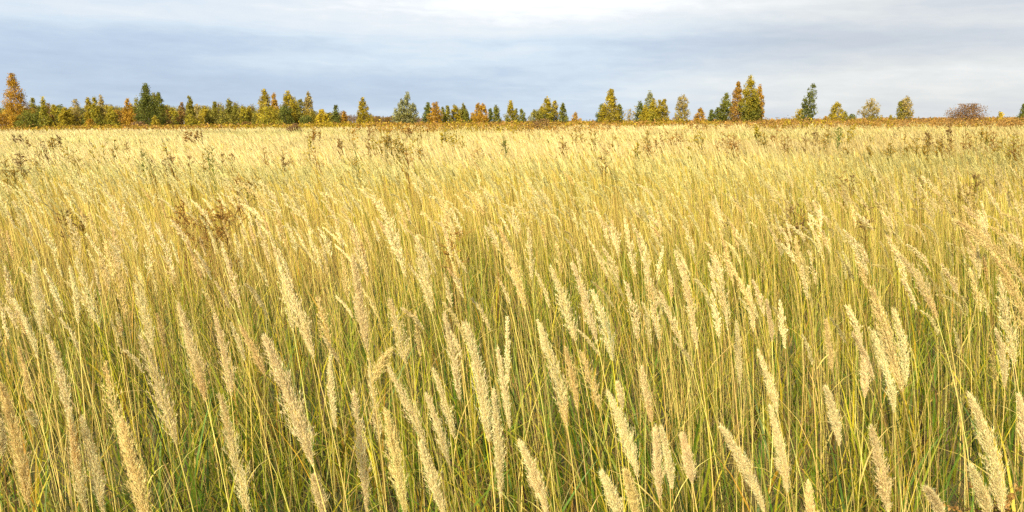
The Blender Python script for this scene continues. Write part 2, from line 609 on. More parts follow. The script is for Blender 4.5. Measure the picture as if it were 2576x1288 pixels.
# ------------------------------------------------------------------ reed grass stalks
# tip x, tip y, foot-of-plume x, y, width; measured in enlargements of the photograph
LOW = {0: [(168, 28, 215, 400, 72), (235, 395, 345, 830, 55), (380, 0, 500, 370, 78), (95, 455, 178, 765, 50), (0, 640, 145, 1270, 92),
           (530, 540, 625, 1000, 80), (612, 820, 760, 1400, 108), (680, 140, 770, 480, 58), (705, 400, 890, 960, 85), (900, 250, 1040, 740, 75),
           (1080, 300, 1165, 720, 85), (1110, 700, 1260, 1330, 95), (1330, 410, 1580, 1070, 112), (1140, 0, 1210, 275, 46), (1205, 350, 1335, 610, 60),
           (1430, 100, 1580, 520, 70), (1400, 0, 1480, 400, 55), (1595, 200, 1665, 490, 68), (1660, 480, 1690, 880, 42), (350, 770, 430, 1300, 68),
           (410, 810, 520, 1300, 74), (500, 0, 545, 180, 40), (790, 290, 830, 460, 34), (30, 60, 80, 370, 60), (150, 790, 182, 862, 26),
           (588, 290, 612, 410, 26), (1580, 1110, 1630, 1310, 46), (575, 0, 630, 330, 55), (0, 830, 15, 1010, 40), (840, 0, 882, 160, 55)],
       1: [(240, 215, 330, 560, 92), (240, 565, 430, 960, 80), (400, 940, 520, 1310, 66), (225, 780, 322, 1310, 95), (60, 680, 130, 1300, 55),
           (60, 0, 135, 500, 68), (140, 520, 190, 950, 52), (520, 290, 600, 740, 60), (625, 340, 745, 950, 75), (370, 280, 400, 520, 36),
           (460, 570, 572, 930, 50), (430, 700, 545, 1060, 52), (835, 310, 835, 660, 42), (785, 460, 850, 880, 44), (765, 680, 800, 1230, 58),
           (900, 940, 1040, 1310, 70), (995, 340, 1140, 880, 60), (1130, 460, 1190, 780, 50), (1050, 50, 1180, 440, 85), (1160, 30, 1290, 450, 60),
           (1260, 170, 1365, 540, 70), (1200, 480, 1300, 780, 75), (1340, 680, 1490, 1120, 78), (1310, 1090, 1410, 1350, 60), (1430, 1080, 1490, 1350, 60),
           (1390, 640, 1415, 770, 30), (1510, 560, 1560, 840, 45), (1580, 870, 1602, 1230, 45), (1610, 870, 1665, 1180, 42), (1520, 0, 1600, 440, 58),
           (1600, 180, 1720, 460, 50), (1430, 130, 1490, 430, 60), (520, 90, 555, 260, 25), (0, 0, 35, 240, 45), (250, 470, 160, 640, 62)],
       2: [(0, 30, 75, 480, 55), (150, 0, 230, 380, 60), (145, 190, 182, 420, 38), (330, 150, 355, 390, 40), (350, 120, 410, 310, 34),
           (270, 330, 290, 660, 40), (378, 475, 480, 800, 55), (440, 755, 530, 1200, 70), (197, 865, 415, 1300, 66), (490, 230, 515, 470, 45),
           (820, 250, 905, 480, 44), (903, 470, 915, 720, 48), (720, 320, 755, 590, 45), (720, 660, 790, 960, 55), (960, 380, 1065, 800, 55),
           (950, 150, 1105, 700, 72), (1060, 270, 1120, 660, 64), (950, 860, 1040, 1310, 80), (1300, 40, 1390, 210, 45), (1440, 60, 1500, 290, 50),
           (1590, 110, 1672, 560, 92), (1575, 370, 1620, 670, 50), (1445, 700, 1610, 1310, 100), (1450, 1060, 1545, 1320, 70), (1225, 1170, 1295, 1330, 50),
           (1690, 700, 1719, 1000, 50), (0, 900, 50, 1150, 60), (630, 1150, 668, 1560, 52), (870, 0, 930, 170, 58)]}
MID = {0: [(510, 410, 610, 720, 88), (850, 490, 905, 830, 108), (790, 590, 870, 900, 88), (1130, 440, 1105, 880, 95), (1180, 450, 1310, 880, 100),
           (670, 380, 745, 620, 70), (740, 640, 825, 950, 80), (940, 340, 1040, 700, 80), (350, 500, 420, 720, 68), (590, 340, 660, 490, 42),
           (1290, 430, 1455, 690, 58), (1770, 535, 1835, 820, 54), (1800, 150, 2010, 340, 60), (1960, 140, 2130, 400, 58), (1820, 310, 2020, 490, 48),
           (2080, 360, 2160, 650, 68), (1930, 420, 2040, 780, 68), (2170, 460, 2240, 690, 55), (2200, 280, 2290, 420, 44), (2470, 320, 2560, 480, 46),
           (2400, 490, 2500, 720, 56), (2330, 480, 2400, 800, 50), (0, 500, 60, 760, 62), (20, 150, 90, 240, 36), (190, 130, 290, 320, 52),
           (780, 200, 920, 420, 62), (1080, 200, 1140, 290, 34), (1440, 280, 1610, 490, 48), (100, 290, 170, 500, 70), (840, 300, 920, 480, 46)],
       1: [(0, 340, 80, 500, 50), (55, 450, 205, 870, 78), (150, 200, 330, 420, 88), (230, 250, 440, 640, 112), (330, 470, 490, 870, 108),
           (90, 730, 150, 1000, 60), (570, 560, 685, 1150, 100), (750, 280, 862, 620, 85), (690, 600, 740, 740, 32), (530, 70, 640, 210, 40),
           (615, 90, 770, 260, 46), (920, 200, 1080, 400, 60), (1035, 180, 1160, 310, 46), (1080, 480, 1195, 670, 56), (1190, 480, 1390, 1130, 78),
           (830, 350, 920, 560, 36), (1390, 120, 1500, 330, 52), (1325, 320, 1450, 470, 44), (1500, 200, 1590, 370, 50), (1670, 60, 1760, 180, 42),
           (1415, 500, 1440, 900, 92), (1290, 340, 1350, 540, 50), (1620, 600, 1660, 850, 60), (1950, 400, 2025, 640, 46), (2040, 430, 2090, 730, 74),
           (2140, 430, 2222, 870, 76), (1880, 600, 2010, 880, 46), (1970, 640, 2100, 900, 70), (2260, 540, 2330, 850, 76), (2430, 640, 2385, 900, 50),
           (2160, 310, 2250, 420, 26), (2230, 160, 2372, 290, 36), (2410, 190, 2502, 310, 40), (2320, 400, 2400, 490, 36), (2340, 480, 2430, 610, 50),
           (2470, 820, 2490, 1030, 36)],
       2: [(195, 325, 340, 520, 70), (5, 480, 90, 700, 56), (180, 600, 300, 900, 70), (280, 510, 385, 930, 60), (378, 485, 510, 700, 50),
           (645, 485, 750, 720, 52), (850, 565, 920, 930, 76), (950, 655, 1012, 930, 50), (798, 470, 930, 590, 26), (750, 620, 850, 760, 42),
           (960, 400, 1115, 700, 62), (1000, 140, 1112, 320, 45), (1220, 510, 1400, 860, 90), (1270, 560, 1410, 770, 52), (1545, 555, 1690, 940, 68),
           (1490, 360, 1590, 510, 40), (1310, 390, 1442, 520, 40), (1695, 620, 1870, 830, 52), (1390, 10, 1530, 180, 62), (1570, 190, 1632, 340, 50),
           (1720, 90, 1800, 240, 50), (1800, 100, 1950, 270, 60), (2115, 325, 2330, 600, 72), (2040, 430, 2370, 720, 98), (2310, 480, 2490, 650, 50),
           (2290, 210, 2400, 400, 46), (2415, 385, 2572, 500, 42), (2470, 540, 2572, 660, 42), (2150, 645, 2250, 860, 50), (2010, 40, 2080, 160, 36),
           (780, 60, 832, 200, 50), (640, 140, 702, 290, 46), (380, 250, 450, 400, 42), (1625, 690, 1925, 1200, 80)]}
BIG = []
for k_, rows in LOW.items():
    for (a, b_, c, d, ww) in rows:
        BIG.append((858.7 * k_ + a / 2, 644 + b_ / 2, 858.7 * k_ + c / 2, 644 + d / 2, ww / 2))
for k_, rows in MID.items():
    for (a, b_, c, d, ww) in rows:
        BIG.append((858.7 * k_ + a / 3, 409 + b_ / 3, 858.7 * k_ + c / 3, 409 + d / 3, ww / 3))
# the right-hand arching pair at the edge of the picture
BIG += [(2497, 640, 2590, 850, 56), (2400, 553, 2585, 720, 36)]


def label_words(i, tipx, tipy, wd, ln, lean, tanned):
    a = 'broad' if wd > 34 else 'slim' if wd < 20 else 'middling'
    b_ = 'tan' if tanned else 'cream'
    c = 'leaning strongly left' if lean < -0.55 else 'leaning right' if lean > 0.05 else 'nearly upright' if lean > -0.2 else 'leaning left'
    return a, b_, c


rng = np.random.default_rng(31)
items = []
for (tx, ty, bx, by, wd) in BIG:
    Lpx = math.hypot(tx - bx, ty - by)
    sl_ = slope_down(tx, ty)
    Dw = F * 0.235 / Lpx
    lo = (CAM_H - 1.36) / sl_
    hi = (CAM_H - 0.98) / sl_
    D = min(max(Dw, lo), hi)
    T_ = at_dist(tx, ty, D)
    B_ = at_dist(bx, by, D + rng.uniform(-0.03, 0.03))
    scale = D / F
    items.append(dict(T=T_, B=B_, W=wd * scale * 1.2, px=(tx, ty), lean=(tx - bx) / max(by - ty, 1), wpx=wd, Lpx=Lpx, hero=True))

# further near stalks growing between the measured ones
x, y = wedge(rng, 2.3, 5.5, 6.0, margin=0.6)
order = np.argsort(y)
extra = 300 - len(items)
cand = order[:extra * 3]
rng.shuffle(cand)
near_xy = []
for k in cand[:extra]:
    hb = rng.uniform(0.82, 1.02)
    L_ = rng.uniform(0.12, 0.21)
    le = abs(rng.normal()) * 0.12 + 0.05
    ph_ = math.pi + rng.normal() * 0.5
    B_ = np.array([x[k] + math.cos(ph_) * le * hb, y[k] + math.sin(ph_) * le * hb, hb])
    l2 = le * 1.4 + 0.1
    T_ = B_ + L_ * np.array([math.cos(ph_) * math.sin(l2), math.sin(ph_) * math.sin(l2), math.cos(l2)])
    items.append(dict(T=T_, B=B_, W=L_ * rng.uniform(0.09, 0.15), px=None, lean=None, hero=False))

# words and running numbers for the labels of the measured stalks
bands = [(1010, 9999, 'tip low in the bottom foreground'), (860, 1010, 'tip in the lower foreground'), (730, 860, 'tip just below mid height'),
         (600, 730, 'tip around mid height'), (520, 600, 'tip just above mid height'), (0, 520, 'behind the bigger plumes')]
for it in items:
    if not it['hero']:
        continue
    it['tan'] = rng.random() < 0.33
    it['words'] = label_words(0, *it['px'], it['wpx'], it['Lpx'], it['lean'], it['tan'])
    it['band'] = [bd[2] for bd in bands if bd[0] <= it['px'][1] < bd[1]][0]
keyed = {}
for it in items:
    if it['hero']:
        keyed.setdefault((it['words'], it['band']), []).append(it)
for (wds, bd), lst in keyed.items():
    lst.sort(key=lambda q_: q_['px'][0])
    for k, it in enumerate(lst):
        wh = '' if len(lst) == 1 else (' leftmost' if k == 0 else ' rightmost' if k == len(lst) - 1 else ' ' + ORD[k] + ' from left')
        it['label'] = '%s %s plume %s, %s%s' % (wds[0], wds[1], wds[2], bd, (',' + wh) if wh else '')

for it in items:
    B_, T_ = it['B'], it['T']
    ax = T_ - B_
    L_ = np.linalg.norm(ax)
    ad = ax / L_
    # convex on the windward side: foot of the plume steeper than its tip
    up = np.array([0, 0, 1.0]) - ad * ad[2]
    up = up / max(np.linalg.norm(up), 1e-3)
    sag = min(0.16, 0.05 + 0.16 * math.sqrt(max(0, 1 - ad[2] ** 2))) * L_
    Mi = (B_ + T_) / 2 + up * sag * (1 - ad[2] ** 2) ** 0.3 * 0.9 + rng.normal(size=3) * 0.02 * L_
    d0 = (Mi - B_) / np.linalg.norm(Mi - B_)
    hz = np.array([d0[0], d0[1], 0]) / max(d0[2], 0.5)
    G_ = B_ * np.array([1, 1, 0]) - hz * B_[2] * rng.uniform(0.30, 0.5) + np.array([rng.normal() * 0.02, rng.normal() * 0.02, 0])
    C_ = B_ - d0 * B_[2] * 0.5
    root = empty('reed_grass', G_)
    tanned = it.get('tan', rng.random() < 0.3)
    col = (C_PLTAN * 1.02 if tanned else C_PLUME) * (1 + rng.normal() * 0.06)
    col = np.array([col]) * (1 + rng.normal(size=(1, 3)) * 0.012)
    dist = B_[1]
    near = dist < 2.6
    st = Geo()
    ts = np.linspace(0, 1, 8)
    P = bez(G_[None, None], C_[None, None], B_[None, None], ts[None, :])
    P2 = bez(B_[None, None], Mi[None, None], T_[None, None], np.linspace(0, 0.9, 6)[None, 1:])
    PP = np.concatenate([P, P2], 1)
    rr = np.linspace(0.0018, 0.0006, PP.shape[1])[None] * rng.uniform(0.85, 1.15)
    tubes(st, PP, rr, pick(rng, [C_STRAW, C_TAN, C_YEL], [1.3, 0.35, 0.25], 1), 5 if near else 3)
    st.build('stem', MAT_STEM, root, G_, True)
    pg = Geo()
    arr = lambda q_: np.array([q_])
    nb, ns = (270, 17) if dist < 1.9 else (180, 13) if near else (105, 10) if dist < 4 else (64, 8)
    sparse = rng.random() < 0.15
    if sparse:
        nb = int(nb * 0.55)
    sl_ = 0.0078 if dist < 2.6 else 0.009 if dist < 4 else 0.012
    sw_ = 0.0010 if dist < 1.9 else 0.0013 if dist < 2.6 else 0.0024 if dist < 4 else 0.0034
    plumes(pg, arr(B_), arr(Mi), arr(T_), np.array([it['W'] * rng.uniform(0.92, 1.1)]), nb, ns, sl_, sw_, col, rng, loose=np.array([0.6 if sparse else 0.1]))
    if near:
        plumes(pg, arr(B_), arr(Mi), arr(T_), np.array([it['W'] * 1.12]), nb // 2, ns // 2, 0.0125, 0.00045, col * 1.02, rng, loose=np.array([0.3]), stray=0.38)
    pg.build('plume', MAT_PLUME, root, G_)
    nl = rng.integers(1, 3)
    tt = rng.uniform(0.25, 0.7, nl)
    GP = bez(G_[None], C_[None], B_[None], tt)
    for q_ in range(nl):
        lg = Geo()
        blades(lg, GP[q_:q_ + 1], rng.random(1) * 6.28, rng.uniform(0.14, 0.32, 1), rng.uniform(0.25, 0.7, 1), rng.uniform(0.8, 2.0, 1), rng.uniform(0.003, 0.006, 1), 7,
               pick(rng, [C_STRAW, C_TAN, C_LIME], [1, 0.7, 0.4], 1), rng)
        lg.build('leaf', MAT_BLADE, root, G_)
    if it['hero']:
        tag(root, it['label'], 'reed grass', 'feathery reed grass plumes in the foreground')
    else:
        tag(root, 'thin short reed grass stalk with a small plume, between the big foreground plumes', 'reed grass', 'thin reed grass stalks between the big plumes')
    root['kind'] = 'thing'

# the countless rest of the stalks
rg = Geo()


BUSHES = [tuple(at_height(X_, 503, 1.06)[:2]) for X_ in (476, 525, 570)]


def near_bush(x, y):
    '''thinner reed where the near goldenrods have taken the ground'''
    k_ = np.ones(len(x), bool)
    for bx_, by_ in BUSHES:
        t_ = np.clip(y / by_, 0, 1)
        d_ = np.abs(x - bx_ * t_)
        k_ &= ~((d_ < 0.34) & (y > by_ - 1.6) & (y < by_ + 0.3))
    return x[k_], y[k_]


def stalk_field(x, y, nb, ns, sl_, sw_, hmin, hmax, Lmin, Lmax, wfac, stemw, rng, stem_k=4, arch=1.0, stem_from=0.0, solid=0.0):
    n = len(x)
    hb = rng.uniform(hmin, hmax, n) * (0.9 + 0.2 * vnoise(x, y, 41, 2.5))
    L_ = rng.uniform(Lmin, Lmax, n)
    le = np.abs(rng.normal(size=n)) * 0.10 + 0.06
    gust = 0.5 + vnoise(x, y, 42, 3.0)
    ph_ = np.pi + rng.normal(size=n) * 0.45
    cs, sn = np.cos(ph_), np.sin(ph_)
    G_ = np.stack([x, y, np.zeros(n)], 1)
    B_ = np.stack([x + cs * le * hb, y + sn * le * hb, hb], 1)
    l1 = le * 2.0
    l2 = l1 + (0.15 + np.abs(rng.normal(size=n)) * 0.38) * arch * gust
    Mi = B_ + (L_ * 0.5)[:, None] * np.stack([cs * np.sin(l1), sn * np.sin(l1), np.cos(l1)], 1)
    T_ = Mi + (L_ * 0.5)[:, None] * np.stack([cs * np.sin(l2), sn * np.sin(l2), np.cos(l2)], 1)
    C_ = np.stack([x + cs * le * hb * 0.15, y + sn * le * hb * 0.15, hb * 0.5], 1)
    tan_ = (rng.random(n) < 0.3)[:, None]
    # to the left of the field the standing hay is a paler yellow, to the right tawnier
    side_ = np.clip(0.5 + x / np.maximum(y, 3) * 0.9, 0, 1)[:, None]
    base = np.where(tan_, C_PLTAN * np.array([0.95, 1.0, 1.0]), C_PLUME) * (1 - side_) * np.array([0.80, 0.85, 0.84]) + np.where(tan_, C_PLTAN * 0.72, C_PLUME * 0.76) * np.array([0.95, 0.98, 0.88]) * side_
    col = base * (1 + rng.normal(size=(n, 1)) * 0.10) * (0.76 + 0.32 * vnoise(x, y, 43, 4.0) + 0.16 * vnoise(x, y, 46, 14.0))[:, None]
    gs = np.clip((vnoise(x * 0.45, y, 47, 5.0) * 0.65 + vnoise(x, y, 48, 2.0) * 0.35 - 0.42) * 3 + 0.25 * side_[:, 0] - 0.1, 0, 1)[:, None]
    col = col * (1 - gs * np.array([0.15, 0.06, 0.20]))
    W_ = L_ * rng.uniform(0.08, 0.15, n) * wfac
    plumes(rg, B_, Mi, T_, W_, nb, ns, sl_, sw_, col, rng, cvar=0.07, stray=0.14)
    if solid:
        # far plumes: two crossed tapering blades of fluff, bent with the wind, under the looser spikelets
        tq = np.array([0, 0.28, 0.62, 1.0])
        Pq = bez(B_[:, None], Mi[:, None], T_[:, None], np.broadcast_to(tq, (n, 4)))
        aq = rng.random(n) * 3.14
        for da in (0, 1.57):
            ribbons(rg, Pq, (W_ * solid)[:, None] * np.array([0.35, 1.0, 0.75, 0.06])[None], np.stack([np.cos(aq + da), np.sin(aq + da), np.zeros(n)], 1), col * rng.uniform(0.93, 1.07, (n, 1)))
    ts = np.linspace(stem_from, 1, stem_k)
    P = bez(G_[:, None], C_[:, None], B_[:, None], np.broadcast_to(ts, (n, stem_k)))
    a = rng.random(n) * 6.28
    ribbons(rg, P, np.broadcast_to(stemw * np.linspace(1.2, 0.8, stem_k), (n, stem_k)), np.stack([np.cos(a), np.sin(a) * 0.5, np.zeros(n)], 1), pick(rng, [C_STRAW, C_TAN, C_YEL], [1.5, 0.4, 0.35], n))


def thin(x, y, s_, amp):
    k_ = rng.random(len(x)) < (1 - amp) + amp * 1.6 * (vnoise(x, y, 44, s_) * 0.6 + vnoise(x, y, 45, s_ * 0.3) * 0.4)
    return x[k_], y[k_]


x, y = near_bush(*thin(*wedge(rng, 2.6, 6.0, 15), 1.2, 0.8))
stalk_field(x, y, 48, 7, 0.011, 0.003, 0.72, 0.95, 0.11, 0.20, 1.0, 0.0028, rng)
x, y = thin(*wedge(rng, 6, 12, 32), 2.0, 0.6)
stalk_field(x, y, 26, 5, 0.018, 0.0050, 0.74, 0.98, 0.13, 0.22, 1.05, 0.0040, rng)
x, y = thin(*wedge(rng, 12, 25, 42), 3.0, 0.75)
stalk_field(x, y, 7, 2, 0.030, 0.008, 0.70, 1.02, 0.16, 0.27, 1.15, 0.006, rng, 3, solid=0.75)
x, y = thin(*wedge(rng, 25, 60, 16, margin=4), 6.0, 0.6)
stalk_field(x, y, 3, 2, 0.06, 0.018, 0.70, 1.04, 0.20, 0.33, 1.5, 0.014, rng, 3, stem_from=0.3, solid=0.9)
x, y = wedge(rng, 60, 150, 3.6, margin=8)
stalk_field(x, y, 2, 1, 0.16, 0.045, 0.80, 1.12, 0.28, 0.42, 2.2, 0.045, rng, 2, stem_from=0.5, solid=1.0)
x, y = wedge(rng, 150, 420, 0.25, margin=10)
stalk_field(x, y, 3, 2, 0.30, 0.14, 0.70, 0.88, 0.25, 0.35, 4.0, 0.25, rng, 2, stem_from=0.4)
tag(rg.build('reed_grass_field', MAT_PLUME), 'thousands of pale straw plumes and stems stretching back to the trees', 'reed grass field', kind='stuff')

# ------------------------------------------------------------------ weeds
W_GOLD = np.array([0.43, 0.26, 0.03])
W_YEL = np.array([0.55, 0.40, 0.025])
W_OLIVE = np.array([0.26, 0.24, 0.05])
W_BROWN = np.array([0.36, 0.20, 0.055])
W_RUST = np.array([0.44, 0.24, 0.05])
W_DARK = np.array([0.27, 0.165, 0.065])
KIND = {'yellow': (W_YEL, W_OLIVE), 'golden': (W_GOLD, W_OLIVE), 'rusty': (W_RUST, W_BROWN), 'brown': (W_BROWN, W_GOLD * 0.7), 'dark': (W_DARK, W_GOLD * 0.65), 'green': (W_OLIVE * 1.1, C_GREEN * 1.2)}


def weed(root_xy, h, spread, nst, kind, rng, det, label, cat='weed', group=None, leaves=True):
    """clump of upright weeds: stems with narrow leaves and a branching, arching top set with small heads"""
    root = empty('goldenrod' if kind in ('yellow', 'golden', 'rusty', 'green') else 'dead_weed', (root_xy[0], root_xy[1], 0))
    off = np.array([root_xy[0], root_xy[1], 0.0])
    top, leafc = KIND[kind]
    px = root_xy[1] / 773.0             # one picture pixel there, in metres: sets how fine the heads need be
    for s_ in range(nst):
        sg, hg, lg = Geo(), Geo(), Geo()
        a = rng.random() * 6.28
        r0 = spread * 0.5 * math.sqrt(rng.random())
        bx_, by_ = root_xy[0] + r0 * math.cos(a) * 0.6, root_xy[1] + r0 * math.sin(a) * 0.6
        hh = h * (1.0 if s_ == 0 else rng.uniform(0.78, 1.0))
        tx_, ty_ = root_xy[0] + (r0 * math.cos(a) if s_ else 0), root_xy[1] + r0 * math.sin(a)
        G_ = np.array([bx_, by_, 0])
        T_ = np.array([tx_ - 0.04, ty_, hh])
        C_ = np.array([(bx_ + tx_) / 2 + rng.normal() * 0.03, (by_ + ty_) / 2, hh * 0.6])
        ts = np.linspace(0, 1, 6)
        P = bez(G_[None, None], C_[None, None], T_[None, None], ts[None])
        tubes(sg, P, np.linspace(max(0.003, px * 0.35), max(0.0012, px * 0.18), 6)[None], leafc[None] * 0.7, 3)
        nbch = int(7 + 7 * det)
        t0 = rng.uniform(0.70, 0.97, nbch)
        A = bez(G_[None], C_[None], T_[None], t0)
        ph = rng.random(nbch) * 6.28
        bl = (1.08 - t0) * h * rng.uniform(0.35, 0.75, nbch) * (0.62 + 0.38 * det)
        if kind in ('dark', 'brown'):
            bl *= 0.8
        th0 = rng.uniform(0.4, 0.8, nbch)
        E1 = A + np.stack([np.cos(ph) * np.sin(th0), np.sin(ph) * np.sin(th0), np.cos(th0)], 1) * (bl * 0.55)[:, None]
        th1 = th0 + rng.uniform(0.3, 1.2, nbch)
        E2 = E1 + np.stack([np.cos(ph) * np.sin(th1), np.sin(ph) * np.sin(th1), np.cos(th1)], 1) * (bl * 0.55)[:, None]
        tb = np.linspace(0, 1, 4)
        Pb = bez(A[:, None], E1[:, None], E2[:, None], np.broadcast_to(tb, (nbch, 4)))
        tubes(sg, Pb, np.broadcast_to(max(0.0009, px * 0.14), (nbch, 4)), np.broadcast_to(leafc * 0.8, (nbch, 3)), 3)
        nh = int(16 + 24 * det)
        tt = rng.uniform(0.25, 1.0, (nbch, nh))
        H = bez(A[:, None], E1[:, None], E2[:, None], tt).reshape(-1, 3)
        n = len(H)
        hs = max(0.0045, px * 0.46)
        H = H + rng.normal(size=(n, 3)) * hs * 0.8
        d = rdir(rng, n)
        e = unit(np.cross(d, rdir(rng, n)))
        sz = hs * rng.uniform(0.6, 1.5, (n, 1))
        quads(hg, H, d * sz, e * sz * 0.6, top[None] * (1 + rng.normal(size=(n, 1)) * 0.25))
        if leaves:
            nl = int(16 + 34 * det)
            t1 = rng.uniform(0.15, 0.85, nl)
            LP = bez(G_[None], C_[None], T_[None], t1)
            blades(lg, LP, rng.random(nl) * 6.28, rng.uniform(0.05, 0.11, nl) * (1 if h < 1.6 else 1.5), rng.uniform(0.5, 1.2, nl), rng.uniform(0.3, 1.4, nl), np.full(nl, max(0.006, px * 0.8)), 4,
                   leafc[None] * (1 + rng.normal(size=(nl, 1)) * 0.2), rng)
        sg.build('stem', MAT_WEED, root, off)
        hg.build('flower_head' if kind in ('yellow', 'golden') else 'seed_head', MAT_WEED, root, off)
        if leaves:
            lg.build('foliage', MAT_WEED, root, off)
    tag(root, label, cat, group)
    return root


# X, Y of the top, width, kind, stems, height
WEEDS = [
    (36, 337, 10, 'dark', 3, 1.32), (51, 337, 10, 'dark', 3, 1.32), (69, 343, 11, 'brown', 2, 1.3), (57, 371, 22, 'dark', 4, 1.30), (97, 366, 24, 'golden', 4, 1.25),
    (110, 350, 26, 'dark', 5, 1.32), (136, 337, 26, 'golden', 6, 1.36), (146, 339, 14, 'dark', 3, 1.34), (162, 368, 30, 'yellow', 6, 1.2), (190, 375, 18, 'golden', 3, 1.2),
    (20, 400, 16, 'golden', 3, 1.15), (38, 406, 8, 'golden', 2, 1.15), (236, 361, 20, 'yellow', 4, 1.2), (263, 361, 14, 'yellow', 3, 1.2), (291, 350, 20, 'golden', 4, 1.3),
    (326, 358, 18, 'brown', 3, 1.2), (364, 378, 20, 'green', 4, 1.2), (385, 400, 22, 'dark', 6, 1.05), (418, 398, 26, 'dark', 7, 1.05), (440, 392, 18, 'brown', 5, 1.1), (420, 356, 12, 'yellow', 3, 1.25), (435, 380, 8, 'dark', 2, 1.2),
    (480, 330, 30, 'rusty', 8, 1.38), (500, 329, 26, 'brown', 8, 1.38), (480, 388, 18, 'brown', 4, 1.1), (532, 368, 18, 'green', 4, 1.25), (516, 382, 20, 'golden', 4, 1.15), (560, 383, 26, 'dark', 6, 1.1), (590, 383, 24, 'brown', 6, 1.1),
    (666, 368, 18, 'rusty', 3, 1.2), (716, 366, 16, 'dark', 3, 1.25), (779, 363, 18, 'yellow', 3, 1.2), (799, 378, 14, 'rusty', 2, 1.15), (786, 342, 16, 'yellow', 4, 1.3), (790, 325, 36, 'rusty', 8, 1.40),
    (856, 338, 16, 'brown', 4, 1.34), (861, 356, 16, 'brown', 4, 1.2), (899, 361, 16, 'green', 3, 1.25), (931, 336, 10, 'brown', 3, 1.38), (944, 348, 30, 'yellow', 8, 1.25), (962, 352, 24, 'golden', 6, 1.22), (978, 338, 30, 'golden', 9, 1.36), (1002, 334, 38, 'golden', 12, 1.38), (1018, 350, 28, 'yellow', 7, 1.24), (1042, 346, 26, 'yellow', 6, 1.26),
    (1029, 321, 24, 'brown', 6, 1.42), (1054, 345, 26, 'golden', 6, 1.3), (1029, 373, 22, 'rusty', 5, 1.15), (1120, 324, 30, 'yellow', 8, 1.40), (1150, 328, 34, 'yellow', 8, 1.38), (1206, 363, 12, 'rusty', 3, 1.2),
    (1270, 342, 16, 'green', 4, 1.3), (1420, 340, 20, 'brown', 5, 1.3), (1453, 326, 40, 'golden', 8, 1.38), (1500, 327, 26, 'golden', 6, 1.38), (1545, 335, 22, 'golden', 4, 1.32), (1528, 371, 20, 'dark', 2, 1.22),
    (1610, 350, 16, 'yellow', 4, 1.25), (1632, 327, 32, 'golden', 7, 1.38), (1662, 326, 24, 'brown', 6, 1.38), (1640, 350, 18, 'rusty', 5, 1.25), (1702, 326, 40, 'rusty', 9, 1.38), (1763, 326, 32, 'yellow', 8, 1.38), (1738, 352, 18, 'yellow', 4, 1.2),
    (1825, 330, 36, 'rusty', 8, 1.36), (1852, 334, 30, 'rusty', 7, 1.34), (1908, 312, 36, 'yellow', 10, 1.46), (1925, 328, 26, 'golden', 6, 1.36), (1957, 317, 26, 'rusty', 5, 1.42), (1985, 335, 18, 'brown', 4, 1.32),
    (2032, 331, 12, 'dark', 3, 1.34), (2057, 321, 20, 'dark', 6, 1.40), (2084, 320, 28, 'golden', 7, 1.40), (2112, 318, 18, 'green', 6, 1.42), (2140, 318, 24, 'yellow', 6, 1.40), (2138, 352, 14, 'golden', 3, 1.2),
    (2196, 342, 16, 'golden', 4, 1.28), (2242, 351, 26, 'golden', 5, 1.22), (2282, 343, 22, 'golden', 5, 1.26), (2312, 346, 20, 'golden', 4, 1.26), (2342, 323, 22, 'dark', 6, 1.38), (2340, 345, 26, 'golden', 7, 1.25), (2374, 330, 20, 'dark', 5, 1.34), (2362, 350, 20, 'golden', 5, 1.22),
    (2394, 309, 12, 'dark', 5, 1.46), (2398, 345, 10, 'brown', 3, 1.28), (2440, 328, 26, 'brown', 6, 1.34), (2477, 322, 32, 'golden', 9, 1.38), (2500, 326, 22, 'rusty', 6, 1.36), (2524, 338, 22, 'golden', 5, 1.30), (2550, 332, 22, 'yellow', 5, 1.34), (2565, 345, 20, 'brown', 5, 1.28),
    (2028, 516, 20, 'dark', 2, 0.96), (2000, 520, 14, 'dark', 2, 0.96), (2192, 517, 22, 'dark', 2, 0.96), (2328, 444, 12, 'dark', 2, 1.04), (2420, 462, 18, 'dark', 3, 1.0), (2450, 466, 12, 'dark', 2, 1.0), (2463, 434, 8, 'dark', 1, 1.04), (1146, 560, 14, 'rusty', 1, 1.0),
    (2150, 436, 8, 'dark', 1, 1.04), (2130, 430, 9, 'brown', 2, 1.04), (160, 520, 14, 'dark', 2, 0.95), (210, 525, 10, 'dark', 2, 0.95),
]
rng = np.random.default_rng(77)
zone = lambda X, Y: ('deep in the grass' if Y > 425 else 'in the left of the field' if X < 640 else 'left of the middle of the field' if X < 1250 else 'right of the middle of the field' if X < 1950 else 'in the right of the field')
kd = {}
for r_ in WEEDS:
    sz = 'bushy' if r_[4] >= 6 else 'small' if r_[4] <= 3 else 'leafy'
    kd.setdefault((sz, r_[3], zone(r_[0], r_[1])), []).append(r_)
wlabel = {}
wcat = {'yellow': 'yellow flowering goldenrod', 'golden': 'golden fading goldenrod', 'rusty': 'rusty withered goldenrod', 'brown': 'brown dead weed', 'dark': 'dark seeding weed', 'green': 'green leafy goldenrod'}
for (sz, k_, z_n), lst in kd.items():
    lst.sort()
    for i, r_ in enumerate(lst):
        tail = '' if len(lst) == 1 else ', leftmost such' if i == 0 else ', rightmost such' if i == len(lst) - 1 else ', ' + ORD[i] + ' such from the left'
        wlabel[r_] = '%s %s %s%s' % (sz, wcat[k_], z_n, tail)
